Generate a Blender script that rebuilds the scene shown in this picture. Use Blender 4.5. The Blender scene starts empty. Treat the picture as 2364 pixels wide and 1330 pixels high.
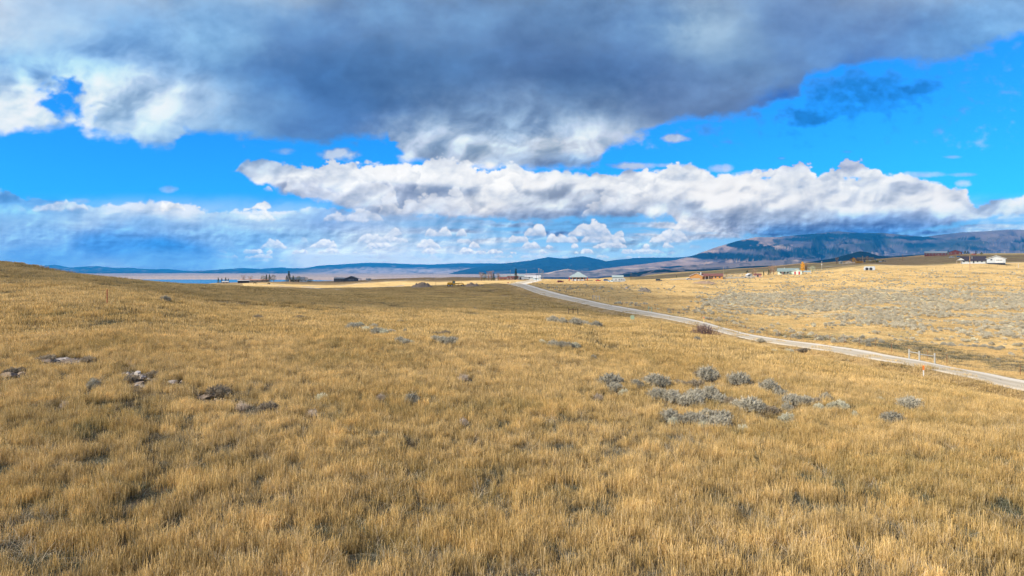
import bpy, math, random
import numpy as np
from mathutils import Vector, Matrix

SC = bpy.context.scene
COL = SC.collection
random.seed(7)
RNG = np.random.RandomState(5)

# ------------------------------------------------------------------ camera, world, sun, exposure
F = 1576.0; CX = 1182.0; HY = 622.0      # focal length, centre and horizon of the photograph, for reading slopes off it
cam_d = bpy.data.cameras.new("camera"); cam = bpy.data.objects.new("camera", cam_d); COL.objects.link(cam)
cam_d.lens = 24.0; cam_d.sensor_width = 36.0; cam_d.shift_y = -(665 - HY) / 2364.0
cam_d.clip_start = 0.5; cam_d.clip_end = 120000
cam.location = (0, 0, 0); cam.rotation_euler = (math.radians(90), 0, 0)
SC.camera = cam
SC.view_settings.view_transform = 'Standard'; SC.view_settings.look = 'None'
SC.view_settings.exposure = 0.46; SC.view_settings.gamma = 1.0; SC.view_settings.use_curve_mapping = False

SUN_AZ = math.radians(-118); SUN_EL = math.radians(33)   # clockwise from +Y: from the left and a little behind
SD = Vector((math.sin(SUN_AZ) * math.cos(SUN_EL), math.cos(SUN_AZ) * math.cos(SUN_EL), math.sin(SUN_EL)))
sl = bpy.data.lights.new("sun", 'SUN'); sun = bpy.data.objects.new("sun", sl); COL.objects.link(sun)
sl.energy = 5.0; sl.angle = math.radians(0.5); sl.color = (1.0, 0.90, 0.76)
sun.rotation_euler = SD.to_track_quat('Z', 'Y').to_euler(); sun.location = (0, 0, 50)
# ------------------------------------------------------------------ noise
_rs = np.random.RandomState(11)
_GA = _rs.rand(256, 256) * 2 * np.pi
_GX, _GY = np.cos(_GA).astype(np.float32), np.sin(_GA).astype(np.float32)

def perlin(x, y):
    x, y = np.broadcast_arrays(x, y)
    x = np.asarray(x, np.float32); y = np.asarray(y, np.float32)
    xi = np.floor(x).astype(np.int32); yi = np.floor(y).astype(np.int32)
    fx = x - xi; fy = y - yi
    u = fx * fx * fx * (fx * (fx * 6 - 15) + 10); v = fy * fy * fy * (fy * (fy * 6 - 15) + 10)
    x0 = xi & 255; x1 = (xi + 1) & 255; y0 = yi & 255; y1 = (yi + 1) & 255
    n00 = _GX[x0, y0] * fx + _GY[x0, y0] * fy
    n10 = _GX[x1, y0] * (fx - 1) + _GY[x1, y0] * fy
    n01 = _GX[x0, y1] * fx + _GY[x0, y1] * (fy - 1)
    n11 = _GX[x1, y1] * (fx - 1) + _GY[x1, y1] * (fy - 1)
    a = n00 + u * (n10 - n00); b = n01 + u * (n11 - n01)
    return (a + v * (b - a)) * 1.5

def fbm(x, y, octv=5, gain=0.5, seed=0.0):
    s = 0; a = 1.0; t = 0
    for i in range(octv):
        s = s + a * perlin(x + 17.3 * i + seed, y - 9.1 * i + seed * 1.7); t += a
        a *= gain; x = x * 2.03; y = y * 2.03
    return s / t * 1.6

def billow(x, y, octv=5, gain=0.55, seed=0.0):
    s = 0; a = 1.0; t = 0
    for i in range(octv):
        s = s + a * np.abs(perlin(x + 13.7 * i + seed, y + 5.9 * i - seed)); t += a
        a *= gain; x = x * 2.1; y = y * 2.1
    return s / t * 2.2

def sstep(a, b, x):
    t = np.clip((x - a) / (b - a), 0, 1)
    return t * t * (3 - 2 * t)

# ------------------------------------------------------------------ sky
CPTS = """60,60,190,215,240 150,30,140,175,220 300,60,110,160,215 500,40,120,165,215 480,100,145,185,225 700,60,100,140,190
900,30,110,145,190 1100,40,115,150,195 1300,30,100,135,180 1500,60,115,150,195 1630,80,172,195,217 1800,40,110,140,185
2000,40,105,135,180 2200,50,110,150,200 2340,40,130,175,225 40,160,120,170,225 150,130,150,190,235 300,150,125,165,215
450,160,105,145,195 600,180,80,120,170 750,170,75,115,165 900,150,85,120,165 1050,150,90,125,170 1200,120,90,120,165
1350,150,85,115,160 1500,150,95,125,170 1700,130,115,145,185 1900,110,100,135,185 2100,110,100,140,195 2250,100,110,160,215
50,230,220,235,248 130,260,205,225,245 270,230,205,225,243 350,220,212,226,244 450,240,185,205,230 600,250,125,160,205
750,220,85,125,175 900,220,80,115,160 1000,220,95,125,165 1150,200,90,118,160 1350,210,75,110,155 1500,200,85,115,160
1600,190,105,130,170 1750,200,115,140,175 40,290,220,235,248 350,290,170,200,235 500,290,140,175,215 600,300,110,145,190
750,310,90,130,180 870,290,80,115,165 1000,260,120,145,180 1100,270,138,158,188 1250,260,142,162,192 1400,240,110,135,170
1550,240,125,145,180 1700,240,120,140,175 1650,265,100,125,165 980,320,205,217,234 1000,350,150,170,200 1150,350,175,190,208
1200,370,150,170,200 1300,330,190,200,213 1400,310,196,208,226 1300,388,110,145,190 1400,370,100,140,190 650,390,205,220,238
700,410,232,236,244 700,435,170,185,215 850,395,242,246,250 850,440,200,210,230 900,480,155,172,200 1000,395,232,238,246
1000,450,180,195,220 1000,490,145,165,200 1150,415,248,249,252 1100,470,240,242,246 1250,415,230,236,245 1250,470,200,212,228
1200,500,135,160,197 1400,420,222,228,238 1380,460,190,202,220 1400,490,110,142,185 1550,440,222,228,238 1550,480,165,185,212
1600,390,232,238,246 1680,440,252,252,254 1700,470,238,241,247 1700,500,165,185,212 1650,520,110,142,185 1850,418,225,232,243
1850,460,230,235,243 1850,500,165,185,212 1850,530,75,130,190 2000,425,215,225,240 2000,470,220,228,240 2000,510,125,160,207
2000,540,50,122,195 2150,425,222,230,243 2150,470,230,236,243 2150,500,135,165,207 2100,530,90,142,205 2210,448,250,250,252
2250,480,212,224,242 2300,480,190,215,240 50,470,120,180,240 150,500,150,195,240 230,500,200,220,243 350,478,252,253,254
430,480,246,249,252 350,512,145,187,233 300,525,105,160,222 550,500,160,200,240 600,490,235,243,250 650,510,170,205,240
750,510,140,175,225 850,520,170,195,230 950,530,160,190,225 100,550,130,180,235 250,560,75,147,223 400,570,45,137,220
500,550,140,190,240 600,560,120,180,235 700,550,150,195,235 850,550,170,200,230 900,550,225,233,242 400,590,110,175,235
600,590,130,190,240 100,590,110,175,240 700,583,195,218,242 1050,540,165,190,222 1250,535,80,135,195 1200,520,150,180,215
1420,520,75,125,182 1400,542,50,115,178 1500,532,215,224,237 1600,526,253,253,254 1600,546,155,180,212 1150,560,195,208,226
1300,560,135,170,212 1450,560,145,180,212 1000,580,192,212,235 1250,580,182,202,226 1350,590,160,200,225 1500,580,150,200,235
2000,225,30,120,200 1880,260,10,110,195 2100,220,20,115,198 1870,290,20,110,190 2350,480,200,222,245 300,-150,175,185,200
1200,-150,130,145,168 2100,-150,150,162,185 1200,-500,200,198,196 -600,100,205,208,215 -600,450,150,195,240 3000,450,190,212,238 3000,100,150,180,215 3000,-400,200,198,196 -600,-400,205,203,200"""

def _cgrid():
    P = np.array([[float(v) for v in t.split(',')] for t in CPTS.split()])
    gx = np.arange(-800, 3201, 12.0); gy = np.arange(-600, 661, 7.0)
    X, Y = np.meshgrid(gx, gy)
    W = 1e-9; C = np.zeros(X.shape + (3,))
    W = np.full(X.shape, 1e-12)
    for px, py, r, g, b in P:
        up = py < 330
        sx, sy = (72, 38) if up else (48, 13)
        if py < 0 or px < 0 or px > 2364: sx, sy = 300, 150
        d = ((X - px) / sx) ** 2 + ((Y - py) / sy) ** 2
        w = np.exp(-d * 0.5) + 0.02 / (1 + d) ** 2
        W += w
        C += w[..., None] * (np.array([r, g, b]) / 255.0) ** 2.2
    return gx, gy, C / W[..., None]

def _samp(gx, gy, C, X, Y):
    fx = np.clip((X - gx[0]) / (gx[1] - gx[0]), 0, len(gx) - 1.001); fy = np.clip((Y - gy[0]) / (gy[1] - gy[0]), 0, len(gy) - 1.001)
    ix = fx.astype(int); iy = fy.astype(int); fx = (fx - ix)[..., None]; fy = (fy - iy)[..., None]
    return (C[iy, ix] * (1 - fx) + C[iy, ix + 1] * fx) * (1 - fy) + (C[iy + 1, ix] * (1 - fx) + C[iy + 1, ix + 1] * fx) * fy

def pl(s):
    a = np.array([[float(v) for v in t.split(',')] for t in s.split()])
    return a[:, 0], a[:, 1]

def cloud_field(X, Y):
    """colour (linear) and cover of the cloud sheet for directions; X, Y = direction slopes scaled so 1576 units = 45 degrees"""
    X = X.astype(np.float32); Y = Y.astype(np.float32)
    el = np.maximum(640 - Y, 12)                       # height over the horizon
    # deck noise: flat sheet seen from below
    s = 420.0 / el
    dx = (X - 1182) * s; dy = 240000.0 / el
    wx = fbm(X / 150, Y / 110, 4, seed=3.1); wy = fbm(X / 150, Y / 110, 4, seed=9.7)
    fine = fbm(X / 42, Y / 30, 6, 0.6, seed=5.5)
    # cauliflower relief, with bump size falling to the horizon
    k = np.clip(el / 420.0, 0.12, 1.0)
    def puffs(sx, sy, seed, octv=5, fall=.62):
        t = 0; w = 1.0; W_ = 0
        for i in range(octv):
            f = 2.05 ** i
            x = (X + .16 * sx * wx) / sx * f + seed + 7.7 * i; y = (Y + .16 * sy * wy) / sy * f - seed
            e = .035
            c0 = np.sqrt(perlin(x, y) ** 2 + e); c1 = np.sqrt(perlin(x - .22, y - .34) ** 2 + e)
            t = t + w * (c0 - c1); W_ += w; w *= fall
        return t / W_ * 3.2
    big = puffs(160, 115, 2.0, 5, .52); mid = puffs(115, 76, 31.0, 5, .47); tiny = puffs(46, 26, 52.0, 4)
    m1 = sstep(.45, .75, k); m3 = 1 - sstep(.2, .42, k)
    L1 = np.clip(big * m1 + tiny * m3 + mid * (1 - m1) * (1 - m3), -1.2, 1.2)
    h3 = fbm((dx + 60 * wx) / 210, (dy + 60 * wy) / 170, 6, 0.55, seed=8.8)
    # ---- cover
    def band(top, bot, soft, aw, ah, af, seed, sxn=1.0):
        Xw = X + aw * fbm(X / (70 * sxn), Y / 45, 5, .55, seed=seed)
        Yw = Y + ah * fbm(X / (60 * sxn), Y / 40, 5, .6, seed=seed + 4)
        tx, ty = pl(top); bx, by = pl(bot)
        t = np.interp(Xw, tx, ty); b = np.interp(Xw, bx, by)
        puff = (billow(X / (46 * sxn), Y / 30, 5, .55, seed + 2) - .55) * ah * af
        return np.minimum((Yw - t + puff) / soft, (b - Yw) / (soft * 1.6))
    A = []
    deck = band("-900,-900 3300,-900",
                "-900,330 0,318 60,310 135,300 180,300 200,318 290,325 340,352 392,345 420,312 500,318 600,330 730,337 860,328 905,322 912,350 940,385 1100,400 1250,402 1370,400 1420,345 1465,335 1530,292 1620,285 1720,275 1830,235 1870,185 2000,150 2200,152 2290,112 2364,88 2700,0 3300,-60",
                14, 26, 11, 0, 1.0, 1.3)
    A.append(np.clip(deck, -1, 4))
    hole = np.exp(-(((X - 150 - 30 * wx) / 52) ** 2 + ((Y - 245 - 40 * wy) / 42) ** 2) * 1.2) * 1.9 + np.exp(-(((X - 172) / 22) ** 2 + ((Y - 205) / 16) ** 2)) * 1.0
    deck = (A[0] + (np.minimum(A[0], 1.1) - A[0]) * sstep(.02, .2, hole)) - np.clip(hole + 1.3 * fine - .25, 0, 2) * sstep(.05, .4, hole)
    midc = band("-900,500 500,430 535,392 560,370 600,368 700,384 780,388 850,374 930,378 1050,384 1130,398 1250,392 1400,400 1480,396 1540,388 1600,376 1632,396 1650,404 1700,398 1800,410 1920,402 2000,408 2080,398 2160,416 2230,440 2250,472 2300,462 2364,455 2700,440 3300,450",
                "-900,300 500,380 540,402 600,426 640,444 700,462 780,480 860,503 1050,506 1200,514 1350,508 1550,505 1590,540 1700,548 1850,552 2040,552 2150,532 2230,515 2300,505 2364,500 2700,520 3300,520",
                9, 12, 9, 1.2, 7.0)
    low = band("-900,450 0,440 60,455 150,465 220,475 290,468 330,464 420,468 480,486 560,486 600,482 660,490 740,476 860,490 1000,500 1100,500 1150,512 1280,512 1400,508 1440,505 1500,510 1560,512 1650,505 1720,545 1900,552 2050,545 2250,515 2364,490 3300,500",
               "-900,700 900,700 1500,660 1600,560 1750,552 1900,568 2050,560 2200,542 3300,560", 6, 10, 6, 1.6, 15.0)
    # broken small cumulus near the horizon
    rows = np.zeros(X.shape, np.float32); rlit = np.zeros(X.shape, np.float32)
    for yy, hh, sz, th, x0, x1, sd in ((604, 4, 30, .02, 620, 1500, 69.0), (596, 6, 36, .0, 560, 1500, 57.0), (586, 9, 46, .0, 560, 1540, 45.0), (574, 13, 60, .02, 600, 1600, 33.0),
                                       (561, 19, 84, .04, 720, 1620, 27.0), (546, 26, 110, .08, 860, 1600, 21.0)):
        n = fbm(X / sz, Y * 0 + yy * .31, 3, .45, seed=sd)
        dome = np.sqrt(np.clip(n - th, 0, 1)); bb = billow(X / (sz * .30), Y / (hh * .9), 4, .5, sd) - .5
        hgt = hh * dome * 1.9 * (1 + .35 * bb)
        inx = sstep(x0 - 80, x0 + 80, X) * (1 - sstep(x1 - 80, x1 + 80, X))
        base = yy + 1.5 * bb
        m = sstep(0, .12 * hh + .6, Y - (base - hgt)) * (1 - sstep(-.10 * hh - .5, .10 * hh + .6, Y - base)) * (hgt > .8) * inx
        rel_ = np.clip((base - Y) / np.maximum(hgt, 1), 0, 1)
        li = np.clip(.25 + .8 * rel_ + .7 * bb, 0, 1.1)
        rlit = rlit * (1 - m) + li * m; rows = 1 - (1 - rows) * (1 - m)
    heads = np.zeros(X.shape, np.float32); hlit = np.zeros(X.shape, np.float32)
    for yy, hh, sz, th, x0, x1, sd in ((418, 34, 150, -.10, 620, 2150, 3.3), (446, 52, 210, -.12, 600, 2180, 14.4), (474, 56, 250, -.08, 720, 2230, 25.1), (500, 58, 230, .0, 820, 1560, 36.7), 
                                       (488, 20, 120, -.1, 60, 640, 58.2), (512, 24, 150, .05, 560, 900, 66.0)):
        xx = X + 26 * wx + 10 * fine; n = fbm(xx / sz, Y * 0 + yy * .17, 4, .5, seed=sd)
        dome = np.sqrt(np.clip(n - th, 0, 1)); bb = billow(X / (sz * .22), Y / (sz * .15), 5, .55, sd) - .5
        hgt = hh * dome * 1.7 * (1 + .55 * bb) + 9 * fine * (dome > 0); base = yy + 8 * bb + 8 * wy
        up = base - hgt
        m = sstep(0, 5 + .05 * hh, Y - up) * (1 - sstep(-.35 * hh, .25 * hh, Y - base)) * sstep(2, 9, hgt)
        m = m * sstep(x0 - 60, x0 + 60, X) * (1 - sstep(x1 - 60, x1 + 60, X))
        rel_ = np.clip((base - Y) / np.maximum(hgt, 1), 0, 1)
        li = np.clip(.12 + .92 * rel_ ** .8 + .75 * bb + .35 * L1, 0, 1.15)
        hlit = hlit * (1 - m) + li * m; heads = 1 - (1 - heads) * (1 - m)
    def blob(x, y, a, b, st=1.0, sd=0.0, sc=1.0):
        e = 1 - ((X - x) / a) ** 2 - ((Y - y) / b) ** 2
        return st * (e + .55 * bn) if e.max() > -1 else e * 0 - 1
    bn = fbm(X / 34, Y / 22, 5, .6, seed=61)
    small = [blob(780, 357, 52, 17, 1.2), blob(655, 350, 30, 9, .5), blob(1558, 320, 36, 11, 1.3), blob(1460, 383, 62, 10, 1.1), blob(1545, 382, 60, 5, .5),
             blob(1665, 390, 34, 11, .9), blob(1750, 402, 60, 10, .8), blob(2130, 404, 60, 8, .6), blob(2225, 404, 42, 5, .5), blob(2200, 363, 26, 4, .5),
             blob(1805, 366, 12, 4, .4), blob(1955, 351, 16, 4, .3), blob(388, 438, 24, 9, .4), blob(180, 465, 34, 8, .5), blob(2225, 425, 22, 10, .7), blob(2330, 480, 70, 26, .8), blob(1380, 295, 60, 50, .8)]
    sm = np.clip(np.max(np.stack(small), 0), 0, 1)
    dark = np.clip(np.maximum.reduce([blob(1990, 215, 190, 62, 1.0, 2.0), blob(1865, 272, 75, 26, 1.3, 5.), blob(2120, 205, 75, 26, 1.2, 7.), blob(1640, 300, 38, 18, .5), blob(2260, 232, 40, 12, .3)]) + .5 * fine - .15, 0, 1)
    midc = np.maximum(midc, (heads - .45) * 2 * sstep(330, 400, Y) * (Y < 560) - .3 * (X < 560))
    a_deck = sstep(-.1, 1.15, deck + .35 * fine); a_mid = sstep(0, .8, midc + .4 * fine); a_low = sstep(0, 1, low)
    brk = np.clip(.40 + 1.3 * fbm(X / 150, Y / 15, 5, seed=77) + sstep(505, 540, Y) * sstep(1450, 1650, X) * .5, 0, 1)
    bm = sstep(820, 1250, X + 90 * wx)
    a_low = a_low * (1 - bm + bm * brk)
    a_low = a_low * (0.80 + .2 * sstep(500, 540, Y))
    # ---- colour
    gx, gy, C = _CG
    amp = 0.25 + 0.75 * k
    col = _samp(gx, gy, C, X + amp * (34 * wx + 22 * fine), Y + amp * (17 * wy + 10 * fine) * np.where(Y > 400, .55, 1))
    cum = sstep(300, 400, Y)                                 # cumulus zone below the deck
    left = np.exp(-(((X - 160) / 330) ** 2 + ((Y - 230) / 120) ** 2))
    lump = np.exp(-(((X - 1170) / 260) ** 2 + ((Y - 330) / 75) ** 2))
    rel = np.clip(cum + left + lump, 0, 1) * (1 - .6 * sstep(540, 600, Y)) * np.where((X < 1000) & (Y > 495), .5, 1)
    soft = fbm(X / 120, Y / 70, 6, .5, seed=41)
    sh = np.exp(0.78 * rel * np.clip(L1, -.9, .8) + 0.16 * (1 - rel) * h3 + 0.15 * soft + .07 * fine)
    dk_ = sh < 1
    col = col * np.stack([np.where(dk_, sh ** 1.22, sh), sh, np.where(dk_, sh ** .72, sh ** .85)], -1)
    dz = (sstep(.5, 1.2, a_deck + .4) * (1 - sstep(300, 400, Y)))[..., None] * .22
    col = col * (1 - dz + dz * np.clip(col / .32, .2, 1.5))
    whit = np.stack([sh * 0 + x for x in (.93, .94, .96)], -1)
    col = np.where(col > .72, .72 + (whit - .72) * (1 - np.exp(-(np.maximum(col - .72, 0)) / .2)), col)
    hl = np.clip(hlit / np.maximum(heads, .01), 0, 1.15)[..., None]
    hc = np.array([.32, .44, .62]) * (1 - hl) + np.array([.93, .95, .97]) * hl
    hm = (heads * .5)[..., None]
    col = col * (1 - hm) + hc * hm
    tnt = ((1 - sstep(330, 400, Y)) * sstep(.1, .9, a_deck))[..., None]
    tnt = tnt * (1 - sstep(.28, .55, col[..., 1:2]))
    col = col * (1 + tnt * (np.array([.89, .99, .965]) - 1))
    # horizon rows
    rl = np.clip(rlit / np.maximum(rows, .01), 0, 1.1)[..., None]
    rc = np.array([.26, .42, .66]) * (1 - rl) + np.array([.86, .90, .95]) * rl
    a = 1 - (1 - a_deck) * (1 - a_mid) * (1 - a_low) * (1 - .9 * sm)
    col = col * (1 - .85 * rows[..., None]) + rc * .85 * rows[..., None]
    a = 1 - (1 - a) * (1 - .9 * rows)
    # small ones are pale
    only = np.clip(sm - np.maximum.reduce([a_deck, a_mid, a_low]), 0, 1)[..., None]
    col = col * (1 - only) + only * np.stack([.52 + .2 * L1, .62 + .2 * L1, .78 + .12 * L1], -1)
    # thin dark scud in clear sky on the right
    d = np.clip(dark - .8 * a_deck, 0, 1)[..., None] * .9
    col = col * (1 - d) + d * np.array([.012, .17, .50]) * (1 + .5 * fine[..., None])
    a = 1 - (1 - a) * (1 - d[..., 0] * .85)
    # low down the open sky is pale; then what the air in front takes away and adds is accounted for, so the sky keeps its radiance
    w = sstep(440, 540, Y)[..., None]; B = np.array([.17, .50, .88]) * (1 - sstep(520, 615, Y)[..., None]) + np.array([.34, .62, .88]) * sstep(520, 615, Y)[..., None]
    a3 = np.clip(a, 0, 1)[..., None]
    full = col * a3 + B * (1 - a3)
    colw = full * w + col * (1 - w); a = a * (1 - w[..., 0]) + w[..., 0]
    T = np.exp(-AIR_D * np.minimum(720 / np.maximum((HZ_ - Y) / 1576.0, .001), 36500))[..., None]
    colw = (colw - (1 - T) * AIR_S) / T
    return np.clip(colw, 0, 3.0), np.clip(a, 0, 1)
_CG = _cgrid(); HZ_ = 622.0; AIR_D = 5.0e-5; AIR_S = np.array([.016, .23, .56])
def make_world():
    A0 = 62.0; E0, E1 = -2.0, 60.0
    W, H = 2200, 1100
    az = np.radians(np.linspace(-A0, A0, W)); el = np.radians(np.linspace(E0, E1, H))
    AZ, EL = np.meshgrid(az, el)
    X = CX + F * np.tan(AZ); Y = HY - F * np.tan(EL) / np.cos(AZ)
    Y = np.where(Y < -500, -500 - 700 * np.log1p(np.maximum(-500 - Y, 0) / 700), Y)
    px = np.empty((H, W, 4), np.float32)
    def rows(j):
        c, a = cloud_field(X[j:j + 20], Y[j:j + 20]); px[j:j + 20, :, :3] = c; px[j:j + 20, :, 3] = a
    from concurrent.futures import ThreadPoolExecutor
    with ThreadPoolExecutor(4) as ex: list(ex.map(rows, range(0, H, 20)))
    img = bpy.data.images.new("cloud_field", W, H, alpha=True, float_buffer=True)
    img.alpha_mode = 'CHANNEL_PACKED'
    img.colorspace_settings.name = 'Linear Rec.709'
    img.pixels.foreach_set(px.ravel()); img.update(); img.pack()
    w = bpy.data.worlds.new("World"); SC.world = w; w.use_nodes = True
    n = w.node_tree.nodes; l = w.node_tree.links; n.clear()
    out = n.new('ShaderNodeOutputWorld'); bg = n.new('ShaderNodeBackground'); bg2 = n.new('ShaderNodeBackground'); mx = n.new('ShaderNodeMixShader')
    sky = n.new('ShaderNodeTexSky'); sky.sky_type = 'NISHITA'; sky.sun_disc = False
    sky.sun_elevation = SUN_EL; sky.sun_rotation = SUN_AZ; sky.altitude = 1200; sky.dust_density = 0.6; sky.air_density = 1.0; sky.ozone_density = 2.0
    tint = n.new('ShaderNodeMixRGB'); tint.blend_type = 'MULTIPLY'; tint.inputs[0].default_value = 1.0; tint.inputs[2].default_value = (0.085, 0.82, 1.62, 1)
    l.new(sky.outputs[0], tint.inputs[1]); l.new(tint.outputs[0], bg.inputs[0]); bg.inputs[1].default_value = 0.098
    tc = n.new('ShaderNodeTexCoord'); sp = n.new('ShaderNodeSeparateXYZ'); l.new(tc.outputs['Generated'], sp.inputs[0])
    def M(op, a, b=None, c=None):
        m = n.new('ShaderNodeMath'); m.operation = op
        for i, v in enumerate((a, b, c)):
            if v is None: continue
            if isinstance(v, (int, float)): m.inputs[i].default_value = v
            else: l.new(v, m.inputs[i])
        return m.outputs[0]
    azn = M('ARCTAN2', sp.outputs[0], sp.outputs[1]); eln = M('ARCSINE', sp.outputs[2])
    u = M('MULTIPLY_ADD', azn, 1 / (2 * math.radians(A0)), 0.5)
    v = M('MULTIPLY_ADD', eln, 1 / math.radians(E1 - E0), -E0 / (E1 - E0))
    v = M('MINIMUM', M('MAXIMUM', v, 0.001), 0.999)
    cb = n.new('ShaderNodeCombineXYZ'); l.new(u, cb.inputs[0]); l.new(v, cb.inputs[1])
    tx = n.new('ShaderNodeTexImage'); tx.image = img; tx.extension = 'MIRROR'; tx.interpolation = 'Cubic'; l.new(cb.outputs[0], tx.inputs[0])
    l.new(tx.outputs['Color'], bg2.inputs[0]); bg2.inputs[1].default_value = 0.74
    l.new(tx.outputs['Alpha'], mx.inputs[0]); l.new(bg.outputs[0], mx.inputs[1]); l.new(bg2.outputs[0], mx.inputs[2]); l.new(mx.outputs[0], out.inputs[0])
make_world()
# ------------------------------------------------------------------ helpers
def tag(o, label=None, cat=None, group=None, kind=None):
    if label: o["label"] = label
    if cat: o["category"] = cat
    if group: o["group"] = group
    if kind: o["kind"] = kind
    return o

def empty(name, loc, rz=0.0, sc=1.0):
    o = bpy.data.objects.new(name, None); COL.objects.link(o)
    o.location = loc; o.rotation_euler = (0, 0, rz); o.scale = (sc, sc, sc); o.empty_display_size = 0.3
    return o

_M = {}
def mat(name, col, rough=0.8, var=0.12, scale=2.0, bump=0.0, metal=0.0, spec=0.3, col2=None):
    if name in _M: return _M[name]
    m = bpy.data.materials.new(name); m.use_nodes = True
    n = m.node_tree.nodes; l = m.node_tree.links; b = n['Principled BSDF']
    b.inputs['Roughness'].default_value = rough; b.inputs['Metallic'].default_value = metal
    b.inputs['Specular IOR Level'].default_value = spec
    nz = n.new('ShaderNodeTexNoise'); nz.inputs['Scale'].default_value = scale; nz.inputs['Detail'].default_value = 5
    tc = n.new('ShaderNodeTexCoord'); l.new(tc.outputs['Object'], nz.inputs['Vector'])
    mp = n.new('ShaderNodeMapRange'); mp.inputs[1].default_value = 0.3; mp.inputs[2].default_value = 0.7; l.new(nz.outputs[0], mp.inputs[0])
    mx = n.new('ShaderNodeMixRGB'); l.new(mp.outputs[0], mx.inputs[0])
    c2 = col2 or tuple(min(1, c * (1 + var)) for c in col); c1 = tuple(c * (1 - var) for c in col) if not col2 else col
    mx.inputs[1].default_value = (*c1, 1); mx.inputs[2].default_value = (*c2, 1); l.new(mx.outputs[0], b.inputs['Base Color'])
    if bump:
        bp = n.new('ShaderNodeBump'); bp.inputs['Strength'].default_value = bump; l.new(nz.outputs[0], bp.inputs['Height']); l.new(bp.outputs[0], b.inputs['Normal'])
    _M[name] = m
    return m

def mesh_obj(name, V, Fc, m=None, parent=None, smooth=False, link=True):
    me = bpy.data.meshes.new(name)
    V = np.asarray(V, np.float32)
    if isinstance(Fc, np.ndarray):
        k = Fc.shape[1]; nf = len(Fc)
        me.vertices.add(len(V)); me.vertices.foreach_set("co", V.ravel())
        me.loops.add(nf * k); me.loops.foreach_set("vertex_index", Fc.astype(np.int32).ravel())
        me.polygons.add(nf); me.polygons.foreach_set("loop_start", np.arange(0, nf * k, k, dtype=np.int32))
        me.update(calc_edges=True)
    else:
        me.from_pydata([tuple(v) for v in V.tolist()], [], Fc); me.update()
    if smooth: me.polygons.foreach_set("use_smooth", np.ones(len(me.polygons), bool))
    for mm in (m if isinstance(m, (list, tuple)) else [m]):
        if mm: me.materials.append(mm)
    o = bpy.data.objects.new(name, me)
    if link: COL.objects.link(o)
    if parent: o.parent = parent
    return o

def vcol(o, C, name="gcol"):
    a = o.data.color_attributes.new(name, 'FLOAT_COLOR', 'POINT')
    c = np.ones((len(C), 4), np.float32); c[:, :3] = C
    a.data.foreach_set("color", c.ravel())

class MB:
    def __init__(s): s.v = []; s.f = []
    def quad(s, a, b, c, d):
        i = len(s.v); s.v += [a, b, c, d]; s.f.append((i, i + 1, i + 2, i + 3)); return s
    def poly(s, P):
        i = len(s.v); s.v += list(P); s.f.append(tuple(range(i, i + len(P)))); return s
    def box(s, x0, x1, y0, y1, z0, z1, M=None):
        i = len(s.v); P = [(x, y, z) for z in (z0, z1) for x, y in ((x0, y0), (x1, y0), (x1, y1), (x0, y1))]
        if M: P = [tuple(M @ Vector(p)) for p in P]
        s.v += P
        s.f += [tuple(i + k for k in q) for q in ((3, 2, 1, 0), (4, 5, 6, 7), (0, 1, 5, 4), (1, 2, 6, 5), (2, 3, 7, 6), (3, 0, 4, 7))]
        return s
    def prism(s, prof, x0, x1, axis='x'):
        """prof = [(a,z)...] extruded along x (a=y) or y (a=x)"""
        n = len(prof); i = len(s.v)
        if axis == 'x': s.v += [(x0, a, z) for a, z in prof] + [(x1, a, z) for a, z in prof]
        else: s.v += [(a, x0, z) for a, z in prof] + [(a, x1, z) for a, z in prof]
        s.f.append(tuple(i + k for k in range(n))); s.f.append(tuple(i + n + n - 1 - k for k in range(n)))
        for k in range(n):
            k2 = (k + 1) % n; s.f.append((i + k, i + n + k, i + n + k2, i + k2))
        return s
    def tube(s, p0, p1, r0, r1=None, n=8, cap=True):
        r1 = r0 if r1 is None else r1
        p0 = Vector(p0); p1 = Vector(p1); d = (p1 - p0).normalized()
        a = d.orthogonal().normalized(); b = d.cross(a); i = len(s.v)
        for p, r in ((p0, r0), (p1, r1)):
            for k in range(n):
                t = 2 * math.pi * k / n; s.v.append(tuple(p + a * (r * math.cos(t)) + b * (r * math.sin(t))))
        for k in range(n):
            k2 = (k + 1) % n; s.f.append((i + k, i + k2, i + n + k2, i + n + k))
        if cap: s.f.append(tuple(i + n - 1 - k for k in range(n))); s.f.append(tuple(i + n + k for k in range(n)))
        return s
    def build(s, name, m, parent=None, smooth=False):
        o = mesh_obj(name, s.v, s.f, m, parent, smooth); return o

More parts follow.
